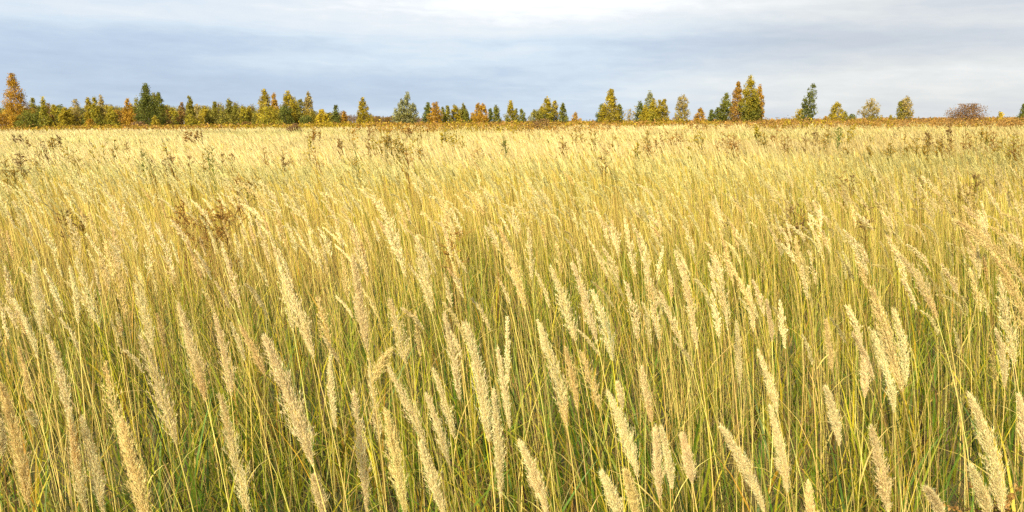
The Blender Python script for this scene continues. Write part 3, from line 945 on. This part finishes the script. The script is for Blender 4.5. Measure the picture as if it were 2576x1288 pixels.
for r_ in WEEDS:
    X, Y, wd, kind, nst, h = r_
    h += 0.09 if Y < 425 else 0.0
    if Y < 335:
        h = max(h, 1.44)
    T_ = at_height(X, Y, h)
    D = T_[1]
    if D > 75 or D < 0:
        D = 75.0
        T_ = at_dist(X, Y, D)
        h = T_[2]
    nst = max(2, int(round(nst * 0.7)))
    weed((T_[0], D), h, wd * D / F, nst, kind, rng, min(1.0, max(0.0, (14 - D) / 10)), wlabel[r_],
         'weed', 'weeds and goldenrod standing in the field', leaves=True)

# the two brown goldenrods near by, their neighbour, and the arching one behind the plumes
for (X, Y, wd, kind, nst, h, lab) in (
        (476, 503, 60, 'rusty', 3, 1.06, 'thin rusty brown goldenrod with curling leaves, left one of the near pair'),
        (566, 503, 84, 'rusty', 6, 1.06, 'rust tipped bushy goldenrod with curling leaves, right one of the near pair'),
        (525, 526, 40, 'rusty', 1, 1.0, 'low rusty goldenrod squeezed between the near brown pair'),
        (602, 448, 20, 'rusty', 2, 1.10, 'rusty drooping goldenrod behind the arching pale plumes'),
        (640, 441, 40, 'golden', 2, 1.12, 'golden drooping goldenrod beside the arching pale plumes'),
        (890, 398, 16, 'golden', 1, 1.15, 'slender golden leafy stalk bent left in the pale grass'),
        (2560, 1222, 26, 'brown', 1, 0.90, 'brown cone like seed heads at the bottom right corner')):
    T_ = at_height(X, Y, h)
    weed((T_[0], T_[1]), h, wd * T_[1] / F, nst, kind, rng, 1.0, lab, 'weed', 'weeds and goldenrod standing in the field')

# goldenrod growing as an uncountable belt in front of the trees
gb_ = Geo()
for (y0, y1, dens, hs) in ((22, 45, 0.50, 0.035), (45, 80, 1.8, 0.05), (80, 150, 1.1, 0.10), (150, 330, 0.5, 0.2)):
    x, y = wedge(rng, y0, y1, dens, margin=6)
    right = np.clip(0.5 + x / y * 0.75, 0, 1)
    pn = vnoise(x, y, 51, 6.0) * 0.6 + vnoise(x, y, 52, 16.0) * 0.4
    thr = np.where(y < 45, 0.50, np.where(y < 80, 0.72 - 0.35 * right, 0.45 - 0.35 * np.clip((y - 80) / 35, 0, 1) * (0.6 + 0.4 * right)))
    lim = np.where(y < 80, (right > 0.28) | (vnoise(x, y, 56, 9.0) > 1.25 - y / 130), True)
    lim &= rng.random(len(x)) < np.clip((y - 15) / 60, 0.3, 1)
    k_ = ((1 - pn) > thr) & lim & (rng.random(len(x)) < 0.9)
    if y0 < 45:
        k_ &= pn < 0.42
    x, y = x[k_], y[k_]
    n = len(x)
    h = rng.uniform(0.92, 1.18, n) + (0.12 if y0 < 80 else 0.0) + 0.38 * vnoise(x, y, 54, 7.0) + 0.15 * (vnoise(x, y, 55, 1.7) - 0.3)
    ks = 18
    kindn = vnoise(x, y, 53, 9.0) + rng.normal(size=n) * 0.2
    colr = np.where((kindn > 0.72)[:, None], W_YEL * 0.75, np.where((kindn > 0.42 + 0.22 * right[k_])[:, None], W_GOLD * 0.9, np.where((kindn > 0.22 + 0.2 * right[k_])[:, None], W_RUST, W_BROWN)))
    P = np.stack([x, y, h], 1)[:, None] + rng.normal(size=(n, ks, 3)) * np.array([0.14, 0.14, 0.17]) * (0.7 + 0.5 * hs / 0.1)
    P = P.reshape(-1, 3)
    m_ = len(P)
    d = rdir(rng, m_)
    e = unit(np.cross(d, rdir(rng, m_)))
    sz = hs * rng.uniform(0.6, 1.5, (m_, 1))
    quads(gb_, P, d * sz, e * sz * 0.7, np.repeat(colr, ks, axis=0) * (1 + rng.normal(size=(m_, 1)) * 0.22))
    G_ = np.stack([x, y, np.zeros(n)], 1)
    St = np.stack([G_, np.stack([x - 0.05, y, h], 1)], 1)
    a = rng.random(n) * 3.14
    ribbons(gb_, St, np.full((n, 2), hs * 0.7), np.stack([np.cos(a), np.sin(a), np.zeros(n)], 1), colr * 0.6)
tag(gb_.build('goldenrod_thicket', MAT_WEED), 'golden brown belt of goldenrod and dead weeds before the trees', 'goldenrod belt', kind='stuff')

# ------------------------------------------------------------------ trees
T_YEL = np.array([0.48, 0.365, 0.028])
T_BRI = np.array([0.62, 0.46, 0.03])
T_ORG = np.array([0.52, 0.295, 0.033])
T_RUS = np.array([0.36, 0.21, 0.05])
T_OLV = np.array([0.27, 0.235, 0.035])
T_GRN = np.array([0.22, 0.225, 0.030])
T_DGR = np.array([0.145, 0.16, 0.030])
T_PAL = np.array([0.36, 0.36, 0.17])
T_RED = np.array([0.27, 0.155, 0.07])
T_BUF = np.array([0.47, 0.36, 0.12])
# colour word -> (upper crown, lower crown, second)
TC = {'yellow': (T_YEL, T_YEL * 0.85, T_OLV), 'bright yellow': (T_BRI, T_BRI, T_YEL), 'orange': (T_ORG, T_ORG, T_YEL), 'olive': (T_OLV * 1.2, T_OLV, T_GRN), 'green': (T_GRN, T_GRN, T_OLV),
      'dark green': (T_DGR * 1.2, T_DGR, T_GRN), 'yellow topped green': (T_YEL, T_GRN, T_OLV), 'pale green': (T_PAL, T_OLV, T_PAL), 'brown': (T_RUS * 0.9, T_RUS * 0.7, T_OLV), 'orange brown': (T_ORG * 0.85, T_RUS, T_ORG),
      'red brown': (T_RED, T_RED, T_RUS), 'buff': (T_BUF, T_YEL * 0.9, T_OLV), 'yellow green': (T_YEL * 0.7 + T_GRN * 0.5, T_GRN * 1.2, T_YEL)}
ENV = {'cone': ([0, .1, .28, .55, .8, .95, 1], [.45, .85, 1, .72, .38, .16, .03]), 'oval': ([0, .12, .35, .6, .82, .94, 1], [.40, .85, 1, .82, .45, .2, .05]),
       'column': ([0, .12, .4, .7, .9, 1], [.4, .85, 1, .85, .5, .1]), 'round': ([0, .1, .35, .6, .85, 1], [.7, .95, 1, .95, .7, .25]), 'top': ([0, .15, .4, .65, .85, 1], [.15, .6, .95, 1, .65, .12])}
TREES = []


def tree(X, Yt, wpx, color, form='cone', D=150.0, dens=1.0, base=0.04, trunk='white', lean=0.0, label=None, kind='birch', zone_=None):
    TREES.append(dict(X=X, Yt=Yt, w=wpx, c=color, f=form, D=D, dens=dens, base=base, trunk=trunk, lean=lean, label=label, kind=kind, z=zone_))


def cr4(k, rows, D0, zone_):
    for row in rows:
        X, Y, wd, c, f = row[:5]
        kw = row[5] if len(row) > 5 else {}
        D = kw.pop('D', D0 + ((X * 7 + Y * 13) % 23) - 11)
        tree(644 * k + X / 4, 166 + Y / 4, wd / 4, c, f, D, zone_=zone_, **kw)


cr4(0, [
    (120, 80, 250, 'orange', 'cone', dict(D=112, dens=0.95, base=0.02, label='tallest orange birch with pale trunk at the left edge')),
    (20, 470, 190, 'orange brown', 'round', dict(D=106, kind='tree', label='dense rusty orange bush at the foot of the tall orange birch')),
    (150, 500, 150, 'orange', 'round', dict(D=106, kind='tree', label='low orange bush just right of the tall birch trunk')),
    (270, 450, 190, 'green', 'round', dict(D=104, kind='bush', label='dark green round bush just right of the tall orange birch')),
    (325, 325, 120, 'olive', 'oval', dict(dens=0.6)), (400, 400, 140, 'dark green', 'oval'), (427, 310, 90, 'yellow green', 'cone'), (480, 365, 90, 'brown', 'oval', dict(dens=0.6)), (470, 480, 120, 'yellow', 'cone'),
    (540, 388, 110, 'yellow green', 'oval'), (600, 390, 130, 'green', 'round', dict(D=175)), (645, 405, 130, 'yellow', 'oval'), (700, 420, 110, 'yellow green', 'oval', dict(D=172)), (755, 330, 90, 'buff', 'top', dict(dens=0.6)), (740, 420, 120, 'yellow', 'oval'),
    (820, 430, 110, 'dark green', 'oval'), (882, 315, 110, 'yellow', 'cone'), (945, 305, 110, 'yellow green', 'cone'), (1012, 293, 110, 'buff', 'cone', dict(dens=0.8)), (905, 535, 90, 'orange', 'round', dict(D=128)), (1060, 400, 110, 'yellow', 'oval'),
    (1112, 408, 130, 'yellow green', 'oval'), (1170, 438, 100, 'orange brown', 'round', dict(dens=0.8)), (1225, 450, 90, 'brown', 'oval', dict(D=172)), (1280, 325, 120, 'orange', 'cone'), (1335, 410, 120, 'orange', 'oval'),
    (1375, 300, 80, 'olive', 'column', dict(dens=0.7)), (1460, 178, 210, 'dark green', 'cone', dict(D=135, label='tallest dark green birch in the left part of the wood')), (1545, 270, 90, 'olive', 'column'), (1592, 265, 120, 'green', 'cone', dict(D=140)),
    (1560, 500, 90, 'yellow', 'oval', dict(D=125)), (1395, 560, 150, 'red brown', 'round', dict(D=125, kind='bush', label='low red brown bush in front of the tall dark green birch')), (1660, 400, 110, 'brown', 'oval', dict(dens=0.7)), (1730, 425, 120, 'yellow green', 'oval'),
    (1830, 370, 100, 'brown', 'oval', dict(dens=0.7)), (1905, 303, 110, 'olive', 'cone'), (1915, 480, 140, 'yellow green', 'oval', dict(D=135)), (1975, 375, 70, 'buff', 'column', dict(dens=0.6)), (2050, 405, 140, 'yellow', 'oval'),
    (2155, 358, 110, 'olive', 'cone'), (2110, 430, 100, 'olive', 'oval'), (2230, 450, 90, 'olive', 'oval'), (2303, 315, 120, 'olive', 'cone'), (2365, 380, 100, 'olive', 'oval'), (2445, 390, 110, 'yellow green', 'cone'),
    (2510, 410, 110, 'yellow', 'oval'), (2565, 470, 80, 'olive', 'oval'), (2480, 562, 130, 'brown', 'round', dict(D=120, kind='bush', label='low brown bush under the right end of the left wood')),
], 152, 'in the wood at the left')
cr4(1, [
    (80, 235, 160, 'yellow', 'oval', dict(D=140)), (178, 258, 90, 'orange', 'cone'), (130, 410, 190, 'yellow green', 'round', dict(D=132)), (318, 253, 190, 'yellow', 'oval', dict(D=142)), (290, 400, 150, 'dark green', 'round', dict(D=138)),
    (390, 315, 100, 'olive', 'oval'), (445, 325, 120, 'olive', 'oval'), (520, 258, 120, 'buff', 'cone'), (555, 430, 130, 'yellow green', 'oval'), (500, 500, 160, 'dark green', 'round', dict(D=138)),
    (655, 430, 130, 'bright yellow', 'oval', dict(D=138, lean=-0.05)), (735, 475, 90, 'olive', 'round'), (805, 393, 100, 'dark green', 'cone'), (880, 452, 100, 'orange brown', 'oval'), (935, 560, 70, 'yellow', 'round'),
], 150, 'in the clumps left of centre')
cr4(1, [
    (1072, 318, 140, 'yellow', 'cone', dict(D=145, label='lone golden yellow birch standing before the bare far wood')), (1165, 500, 80, 'yellow', 'oval', dict(D=150)), (1215, 505, 70, 'brown', 'round'), (1330, 510, 60, 'brown', 'round'),
    (1520, 265, 120, 'pale green', 'cone', dict(D=140, dens=0.8)), (1462, 325, 110, 'pale green', 'oval', dict(D=140, dens=0.8)), (1580, 352, 90, 'pale green', 'oval', dict(D=140, dens=0.7)), (1405, 420, 80, 'pale green', 'oval', dict(D=140, dens=0.6)), (1500, 470, 160, 'olive', 'round', dict(D=142)),
    (1730, 370, 110, 'dark green', 'oval'), (1805, 355, 130, 'orange', 'oval', dict(D=140)), (1880, 415, 70, 'green', 'cone'), (1925, 402, 90, 'olive', 'cone'), (2000, 383, 120, 'yellow', 'cone'), (2085, 375, 120, 'olive', 'cone'), (2055, 430, 60, 'olive', 'column'), (2115, 440, 90, 'green', 'cone'),
    (2185, 468, 100, 'orange', 'cone'), (2235, 370, 110, 'orange', 'cone'), (2285, 378, 90, 'orange', 'column'), (2310, 500, 60, 'yellow', 'oval'), (2357, 430, 70, 'dark green', 'cone'), (2415, 393, 100, 'green', 'cone'),
    (2562, 345, 110, 'yellow topped green', 'cone', dict(D=140)),
], 152, 'in the middle row of trees')
cr4(2, [
    (40, 430, 70, 'olive', 'oval'), (100, 432, 90, 'green', 'cone'), (352, 308, 150, 'yellow topped green', 'cone', dict(D=135)), (425, 350, 80, 'yellow', 'column', dict(D=137)), (240, 440, 150, 'olive', 'round', dict(D=135)), (512, 375, 110, 'green', 'cone', dict(D=137)),
    (300, 400, 80, 'yellow', 'oval', dict(D=137)), (640, 465, 100, 'orange', 'cone'),
], 150, 'in the middle row of trees')
cr4(2, [
    (992, 235, 190, 'yellow', 'cone', dict(D=128, label='tall yellow conical birch left of the bare sapling')), (900, 380, 110, 'dark green', 'oval', dict(D=130)), (1078, 375, 90, 'green', 'oval', dict(D=130)),
    (1165, 415, 110, 'buff', 'top', dict(D=120, dens=0.10, kind='sapling', label='nearly bare white stemmed sapling with a few pale leaves')), (1230, 400, 100, 'buff', 'top', dict(D=120, dens=0.12, kind='sapling', label='thin pale sapling touching the clump of yellow birches')),
    (1390, 253, 120, 'pale green', 'oval', dict(D=128)), (1290, 345, 100, 'dark green', 'oval', dict(D=128)), (1340, 395, 120, 'yellow', 'oval', dict(D=124)), (1430, 330, 110, 'yellow', 'oval', dict(D=126)), (1485, 340, 80, 'yellow', 'cone', dict(D=127)), (1525, 333, 130, 'yellow', 'oval', dict(D=128)), (1390, 440, 170, 'yellow green', 'round', dict(D=124)),
    (1715, 288, 130, 'buff', 'column', dict(D=135, dens=0.8, label='slim pale yellow birch standing alone right of the yellow clump')), (1655, 520, 80, 'brown', 'round'), (1895, 420, 110, 'orange', 'oval', dict(D=135, label='small orange birch between the slim birch and green group')),
    (2160, 275, 170, 'green', 'oval', dict(D=118)), (2075, 420, 130, 'dark green', 'oval', dict(D=118)), (2005, 440, 80, 'dark green', 'oval', dict(D=118)),
    (2278, 160, 120, 'orange brown', 'oval', dict(D=108, base=0.1, label='tall orange brown birch at the left of the largest clump')), (2400, 98, 165, 'yellow topped green', 'oval', dict(D=106, base=0.14, label='tallest yellow birch of the largest clump, green lower down')), (2492, 188, 90, 'orange', 'oval', dict(D=108, base=0.2, label='right hand orange birch of the largest clump')),
    (2425, 320, 165, 'green', 'round', dict(D=107, base=0.18, label='leafy green lower birch within the largest clump')),
    (2500, 480, 40, 'green', 'column', dict(D=110)),
], 135, 'in the groups right of centre')
cr4(3, [
    (330, 428, 120, 'yellow', 'round', dict(D=108, label='round yellow bush touching the leaning dark birch')), (455, 180, 130, 'dark green', 'column', dict(D=102, lean=0.12, dens=0.8, label='tall dark green birch leaning right, alone on the right')),
    (580, 508, 80, 'orange brown', 'oval'), (700, 362, 150, 'yellow', 'oval', dict(D=108, label='orange yellow birch right of the leaning dark birch')), (780, 455, 90, 'olive', 'oval', dict(D=112)), (855, 485, 90, 'dark green', 'round'), (900, 535, 60, 'green', 'round'),
    (1040, 330, 160, 'buff', 'top', dict(D=108, dens=0.6, label='sparse brown olive tree with a rounded top')), (1040, 500, 170, 'yellow green', 'round', dict(D=110)), (1140, 518, 80, 'brown', 'round'), (1236, 495, 40, 'yellow', 'cone'), (1250, 525, 120, 'brown', 'round'),
    (1400, 305, 120, 'buff', 'column', dict(D=108, dens=0.9, label='slim olive yellow birch, taller of the pair near the right')), (1340, 345, 90, 'olive', 'oval', dict(D=108, dens=0.8, label='olive birch, shorter of the pair near the right')),
    (2015, 385, 350, 'red brown', 'round', dict(D=92, dens=0.75, base=0.02, kind='bush', trunk='brown', label='wide red brown rounded bush near the right edge')), (2345, 460, 90, 'bright yellow', 'cone', dict(D=115, label='small bright yellow birch right of the red brown bush')),
    (2572, 380, 70, 'dark green', 'oval', dict(D=100, label='dark green tree cut by the right edge')),
], 135, 'at the right of the horizon')
# two shrubs that stand out in the field itself
tree(739, 311, 42, 'red brown', 'round', 62, 0.7, 0.02, 'brown', 0, 'round red brown shrub in the field left of centre', 'bush')
tree(1368, 300, 62, 'red brown', 'round', 62, 0.45, 0.02, 'brown', 0, 'twiggy red brown shrub below the yellow topped tree at centre', 'bush')
tree(1345, 306, 34, 'red brown', 'round', 58, 0.8, 0.02, 'brown', 0, 'small dense maroon shrub left of the twiggy centre shrub', 'bush')

# labels for the trees that have none yet
kd = {}
for t_ in TREES:
    if not t_['label']:
        t_['size'] = 'tall' if t_['Yt'] < 250 else 'low' if t_['Yt'] > 275 else 'middling'
        t_['kname'] = 'bush' if (t_['f'] == 'round' and t_['Yt'] > 268) else t_['kind']
        kd.setdefault((t_['size'], t_['c'], t_['kname'], t_['z']), []).append(t_)
for (a, c_, k_, z_n), lst in kd.items():
    lst.sort(key=lambda q_: q_['X'])
    for i, t_ in enumerate(lst):
        tail = '' if len(lst) == 1 else ', leftmost such' if i == 0 else ', rightmost such' if i == len(lst) - 1 else ', ' + ORD[i] + ' such from left'
        t_['label'] = '%s %s %s %s%s' % (a, c_, k_, z_n, tail)
        if k_ == 'bush':
            t_['kind'] = 'bush'


def build_tree(t_, rng):
    D = t_['D']
    top = at_dist(t_['X'], t_['Yt'], D)
    H = top[2]
    Wd = t_['w'] * D / F * 1.2
    x0 = top[0] - t_['lean'] * H
    name = {'birch': 'birch_tree', 'tree': 'autumn_tree', 'bush': 'bush', 'sapling': 'sapling'}[t_['kind']]
    root = empty(name, (x0, D, 0))
    off = np.array([x0, D, 0.0])
    px = D / 773.0
    ex, er = ENV[t_['f']]
    er = np.array(er)
    bush = t_['kind'] == 'bush'
    tg = Geo()
    barkc = {'white': np.array([0.52, 0.47, 0.38]), 'brown': np.array([0.12, 0.07, 0.04])}[t_['trunk']]
    if t_['c'] in ('dark green', 'green', 'olive'):
        barkc = barkc * 0.7
    nst = 1 if not bush else 7
    hb = t_['base'] * H
    trunk_top = []
    for s_ in range(nst):
        a = rng.random() * 6.28
        sp = 0 if nst == 1 else Wd * 0.32
        Tt = np.array([x0 + t_['lean'] * H * 0.96 + sp * math.cos(a), D + sp * math.sin(a), H * (0.97 if nst == 1 else rng.uniform(0.6, 0.9))])
        Cc = np.array([x0 + t_['lean'] * H * 0.35 + rng.normal() * 0.012 * H, D, H * 0.5])
        ts = np.linspace(0, 1, 8)
        P = bez(off[None, None] + np.array([sp * math.cos(a) * 0.1, sp * math.sin(a) * 0.1, 0]), Cc[None, None], Tt[None, None], ts[None])
        P = P + rng.normal(size=P.shape) * np.array([0.006, 0.006, 0]) * H * (ts[None, :, None] > 0)
        tubes(tg, P, (H * 0.0105 * (1 - 0.86 * ts))[None] * (1 if nst == 1 else 0.5), barkc[None], 6)
        trunk_top.append((off, Cc, Tt))
    # limbs
    nl = int(22 + Wd * H * 0.35)
    nl = min(nl, 90)
    tl = np.clip(rng.beta(1.15, 1.15, nl) * 0.97, 0.02, 0.97)
    phi = rng.random(nl) * 6.28
    side_amp = 1 + 0.28 * np.sin(phi * 2 + rng.random() * 6) * rng.random()
    zt = hb + (H - hb) * tl
    env = np.interp(tl, ex, er) * Wd * 0.5
    ll = env * side_amp * rng.uniform(0.62, 1.12, nl)
    which = rng.integers(0, nst, nl)
    A = np.zeros((nl, 3))
    for i in range(nl):
        o_, c_, e_ = trunk_top[which[i]]
        tz = min(0.98, max(0.0, (zt[i] - 0.42 * ll[i]) / H))
        A[i] = o_ * (1 - tz) ** 2 + c_ * 2 * tz * (1 - tz) + e_ * tz ** 2
        A[i, 2] = max(0.02 * H, zt[i] - 0.6 * ll[i])
    axx = x0 + t_['lean'] * H * (zt / H) ** 1.3
    E = np.stack([axx + np.cos(phi) * ll, D + np.sin(phi) * ll, zt + ll * rng.uniform(-0.15, 0.25, nl)], 1)
    E[:, 2] = np.minimum(np.maximum(E[:, 2], 0.25), H * 0.99)
    Mm = (A + E) / 2 + np.array([0, 0, 1.0]) * (ll * 0.16)[:, None]
    ts = np.linspace(0, 1, 5)
    P = bez(A[:, None], Mm[:, None], E[:, None], np.broadcast_to(ts, (nl, 5)))
    tubes(tg, P, (np.maximum(0.008, H * 0.0028) * (1 - 0.8 * ts))[None] * np.ones((nl, 1)), np.broadcast_to(barkc * 0.75, (nl, 3)), 3)
    # twigs
    tw = nl * 4
    i_ = rng.integers(0, nl, tw)
    s_ = rng.uniform(0.3, 1.0, tw)
    TA = bez(A[i_], Mm[i_], E[i_], s_)
    TE = TA + rdir(rng, tw) * (Wd * 0.10) * rng.uniform(0.5, 1.2, (tw, 1)) + np.array([0, 0, 0.02 * H])
    tubes(tg, np.stack([TA, (TA + TE) / 2, TE], 1), np.full((tw, 3), max(0.006, px * 0.06)), np.broadcast_to(barkc * 0.5, (tw, 3)), 3)
    tg.build('trunk' if not bush else 'branches', MAT_BARK, root, off, True)
    # leaves: clumps along limbs and twigs, dense cores inside the envelope, ragged rim outside
    area = (t_['w'] * 0.4) * (H / px)
    nlv = int(np.clip(area * 11.5 * t_['dens'], 160, 15000))
    ncl = int(np.clip(nlv / 28, 30, 420))
    ci = rng.integers(0, nl, ncl)
    cs = rng.beta(2.2, 1.0, ncl)
    CL = bez(A[ci], Mm[ci], E[ci], cs)
    # clumps through the whole crown, thinning unevenly towards the rim
    nv = int(ncl * (2.0 if t_['dens'] > 0.3 else 0.6))
    tg_ = np.linspace(0, 1, 64)
    pr = np.interp(tg_, ex, er) + 0.05
    tv = np.interp(rng.random(nv), np.cumsum(pr) / pr.sum(), tg_)
    pv = rng.random(nv) * 6.283
    ra, rb = rng.random() * 6, rng.random() * 6
    rag = 1 + 0.20 * np.sin(tv * 17 + ra + 2 * np.cos(pv)) + 0.14 * np.sin(tv * 41 + rb + pv * 2)
    rv = np.interp(tv, ex, er) * Wd * 0.46 * rag * rng.random(nv) ** 0.42
    zv = hb + (H - hb) * tv
    CV = np.stack([x0 + t_['lean'] * H * (zv / H) ** 1.3 + rv * np.cos(pv), D + rv * np.sin(pv), zv], 1)
    CC = np.concatenate([CL, CV])
    csz = rng.uniform(0.55, 1.35, len(CC)) * np.clip(Wd * 0.055, px * 0.9, px * 2.3)
    wgt = csz ** 1.3
    wgt /= wgt.sum()
    k_ = rng.choice(len(CC), nlv, p=wgt)
    off3 = rng.normal(size=(nlv, 3))
    off3 *= np.minimum(1.0, 1.7 / np.linalg.norm(off3, axis=1, keepdims=True))
    P = CC[k_] + off3 * csz[k_][:, None] * np.array([0.9, 0.9, 1.05])
    P[:, 2] = np.clip(P[:, 2], 0.08, H * 1.01)
    cu, cl, c2 = TC[t_['c']]
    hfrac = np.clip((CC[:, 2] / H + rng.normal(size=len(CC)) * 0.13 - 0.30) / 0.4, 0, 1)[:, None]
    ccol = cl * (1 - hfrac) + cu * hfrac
    alt = (rng.random((len(CC), 1)) < 0.22)
    ccol = np.where(alt, ccol * 0.45 + c2 * 0.55, ccol) * (1 + rng.normal(size=(len(CC), 1)) * 0.20)
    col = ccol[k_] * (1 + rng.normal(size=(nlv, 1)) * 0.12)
    d = rdir(rng, nlv)
    e = unit(np.cross(d, rdir(rng, nlv)))
    sz = px * rng.uniform(0.34, 0.72, (nlv, 1))
    lv = Geo()
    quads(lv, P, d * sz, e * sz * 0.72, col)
    lv.build('crown', MAT_LEAF, root, off)
    tag(root, t_['label'], 'bush' if bush else 'sapling' if t_['kind'] == 'sapling' else 'tree', 'bushes and trees along the far side of the field')


for i, t_ in enumerate(TREES):
    build_tree(t_, np.random.default_rng(1000 + i))

# ------------------------------------------------------------------ far bare wood and scrub on the horizon
rng = np.random.default_rng(5)
bw = Geo()


def far_wood(X0, X1, Ytop, D, n, cols, fluff, rough=6.0):
    Xs = rng.uniform(X0, X1, n)
    Dd = D + rng.uniform(-25, 25, n)
    for X, d_ in zip(Xs, Dd):
        tp = at_dist(X, Ytop + rng.uniform(-1.5, 5) + rough * float(0.6 * vnoise(X, 0, 61, 17.0) + 0.4 * vnoise(X, 3.3, 62, 7.0) - 0.45), d_)
        H = tp[2]
        px = d_ / 773.0
        P = np.array([[[tp[0], d_, 0], [tp[0] + rng.normal() * 0.1, d_, H * 0.5], [tp[0] + rng.normal() * 0.2, d_, H]]])
        tubes(bw, P, np.array([[0.16, 0.12, 0.04]]), np.array([[0.22, 0.16, 0.12]]), 4)
        m_ = 16
        a = rng.random(m_) * 6.28
        z0 = rng.uniform(0.35, 0.95, m_) * H
        A = np.stack([np.full(m_, tp[0]), np.full(m_, d_), z0], 1)
        E = A + np.stack([np.cos(a) * 0.9, np.sin(a) * 0.9, np.full(m_, 1.1)], 1) * rng.uniform(0.5, 1.3, (m_, 1)) * (1.15 - z0 / H)[:, None] * 1.5
        tubes(bw, np.stack([A, (A + E) / 2, E], 1), np.broadcast_to(np.array([0.05, 0.04, 0.02]), (m_, 3)), np.broadcast_to(np.array([0.24, 0.17, 0.12]), (m_, 3)), 3)
        k_ = int(fluff * rng.uniform(0.5, 1.5))
        Q = A[rng.integers(0, m_, k_)] * 0.4 + E[rng.integers(0, m_, k_)] * 0.6 + rng.normal(size=(k_, 3)) * 0.45
        Q[:, 2] = np.clip(Q[:, 2], 0.1, H)
        dd = rdir(rng, k_)
        ee = unit(np.cross(dd, rdir(rng, k_)))
        s_ = px * rng.uniform(0.25, 0.5, (k_, 1))
        quads(bw, Q, dd * s_, ee * s_, pick(rng, cols, [1] * len(cols), k_, 0.2))


TW = [np.array([0.30, 0.20, 0.13]), np.array([0.22, 0.16, 0.11]), np.array([0.34, 0.20, 0.09])]
AW = [T_RUS * 0.8, T_OLV, T_ORG * 0.7, np.array([0.25, 0.17, 0.10])]
far_wood(860, 905, 288, 330, 34, TW, 26)
far_wood(915, 1005, 292, 330, 70, AW, 50)
far_wood(1035, 1070, 296, 330, 30, TW, 26)
far_wood(1100, 1420, 304, 360, 90, AW, 30)
far_wood(-60, 640, 266, 205, 400, [T_OLV, T_YEL, T_YEL * 1.1, T_GRN * 1.15, T_GRN], 190, 34.0)
far_wood(640, 860, 280, 230, 110, [T_OLV, T_YEL * 0.8, T_RUS * 0.8, T_GRN], 90)
tag(bw.build('distant_wood', MAT_LEAF), 'far bare and russet wood closing the horizon behind the birches', 'distant wood', kind='stuff')
sg = Geo()
for (X0, X1, yt, D, n, cols) in ((1480, 2640, 301, 165, 330, [T_RUS * 0.9, W_BROWN, W_GOLD * 0.8, T_OLV, T_RED]), (2050, 2640, 297, 230, 120, [T_RUS * 0.9, T_OLV, T_GRN, W_BROWN]), (-60, 700, 316, 118, 240, [W_GOLD, W_RUST, W_BROWN, T_YEL]), (700, 1500, 308, 130, 160, [W_GOLD, W_BROWN, T_YEL * 0.9, T_RUS])):
    for _ in range(n):
        X = rng.uniform(X0, X1)
        d_ = D + rng.uniform(-22, 22)
        yy = yt - 0.0079 * (X - (X0 + X1) / 2) + rng.uniform(-2.0, 4.0) - 7.0 * max(0.0, float(vnoise(X, 1.7, 63, 26.0)) - 0.45)
        tp = at_dist(X, yy, d_)
        H = max(tp[2], 0.9)
        k_ = 55
        wdd = rng.uniform(0.5, 1.6)
        Q = np.array([tp[0], d_, H * 0.55]) + rng.normal(size=(k_, 3)) * np.array([wdd, wdd, H * 0.22])
        Q[:, 2] = np.clip(Q[:, 2], 0.05, H)
        dd = rdir(rng, k_)
        ee = unit(np.cross(dd, rdir(rng, k_)))
        s_ = d_ / 773.0 * rng.uniform(0.3, 0.6, (k_, 1))
        c_ = cols[rng.integers(0, len(cols))]
        quads(sg, Q, dd * s_, ee * s_ * 0.8, c_[None] * (1 + rng.normal(size=(k_, 1)) * 0.22))
tag(sg.build('horizon_scrub', MAT_LEAF), 'low brown and golden scrub along the horizon line', 'scrub', kind='stuff')
print('quads stuff', sum(len(q_) for q_ in rg.q), sum(len(q_) for q_ in mg.q), sum(len(q_) for q_ in gb_.q), 'trees', len(TREES), 'weeds', len(WEEDS))
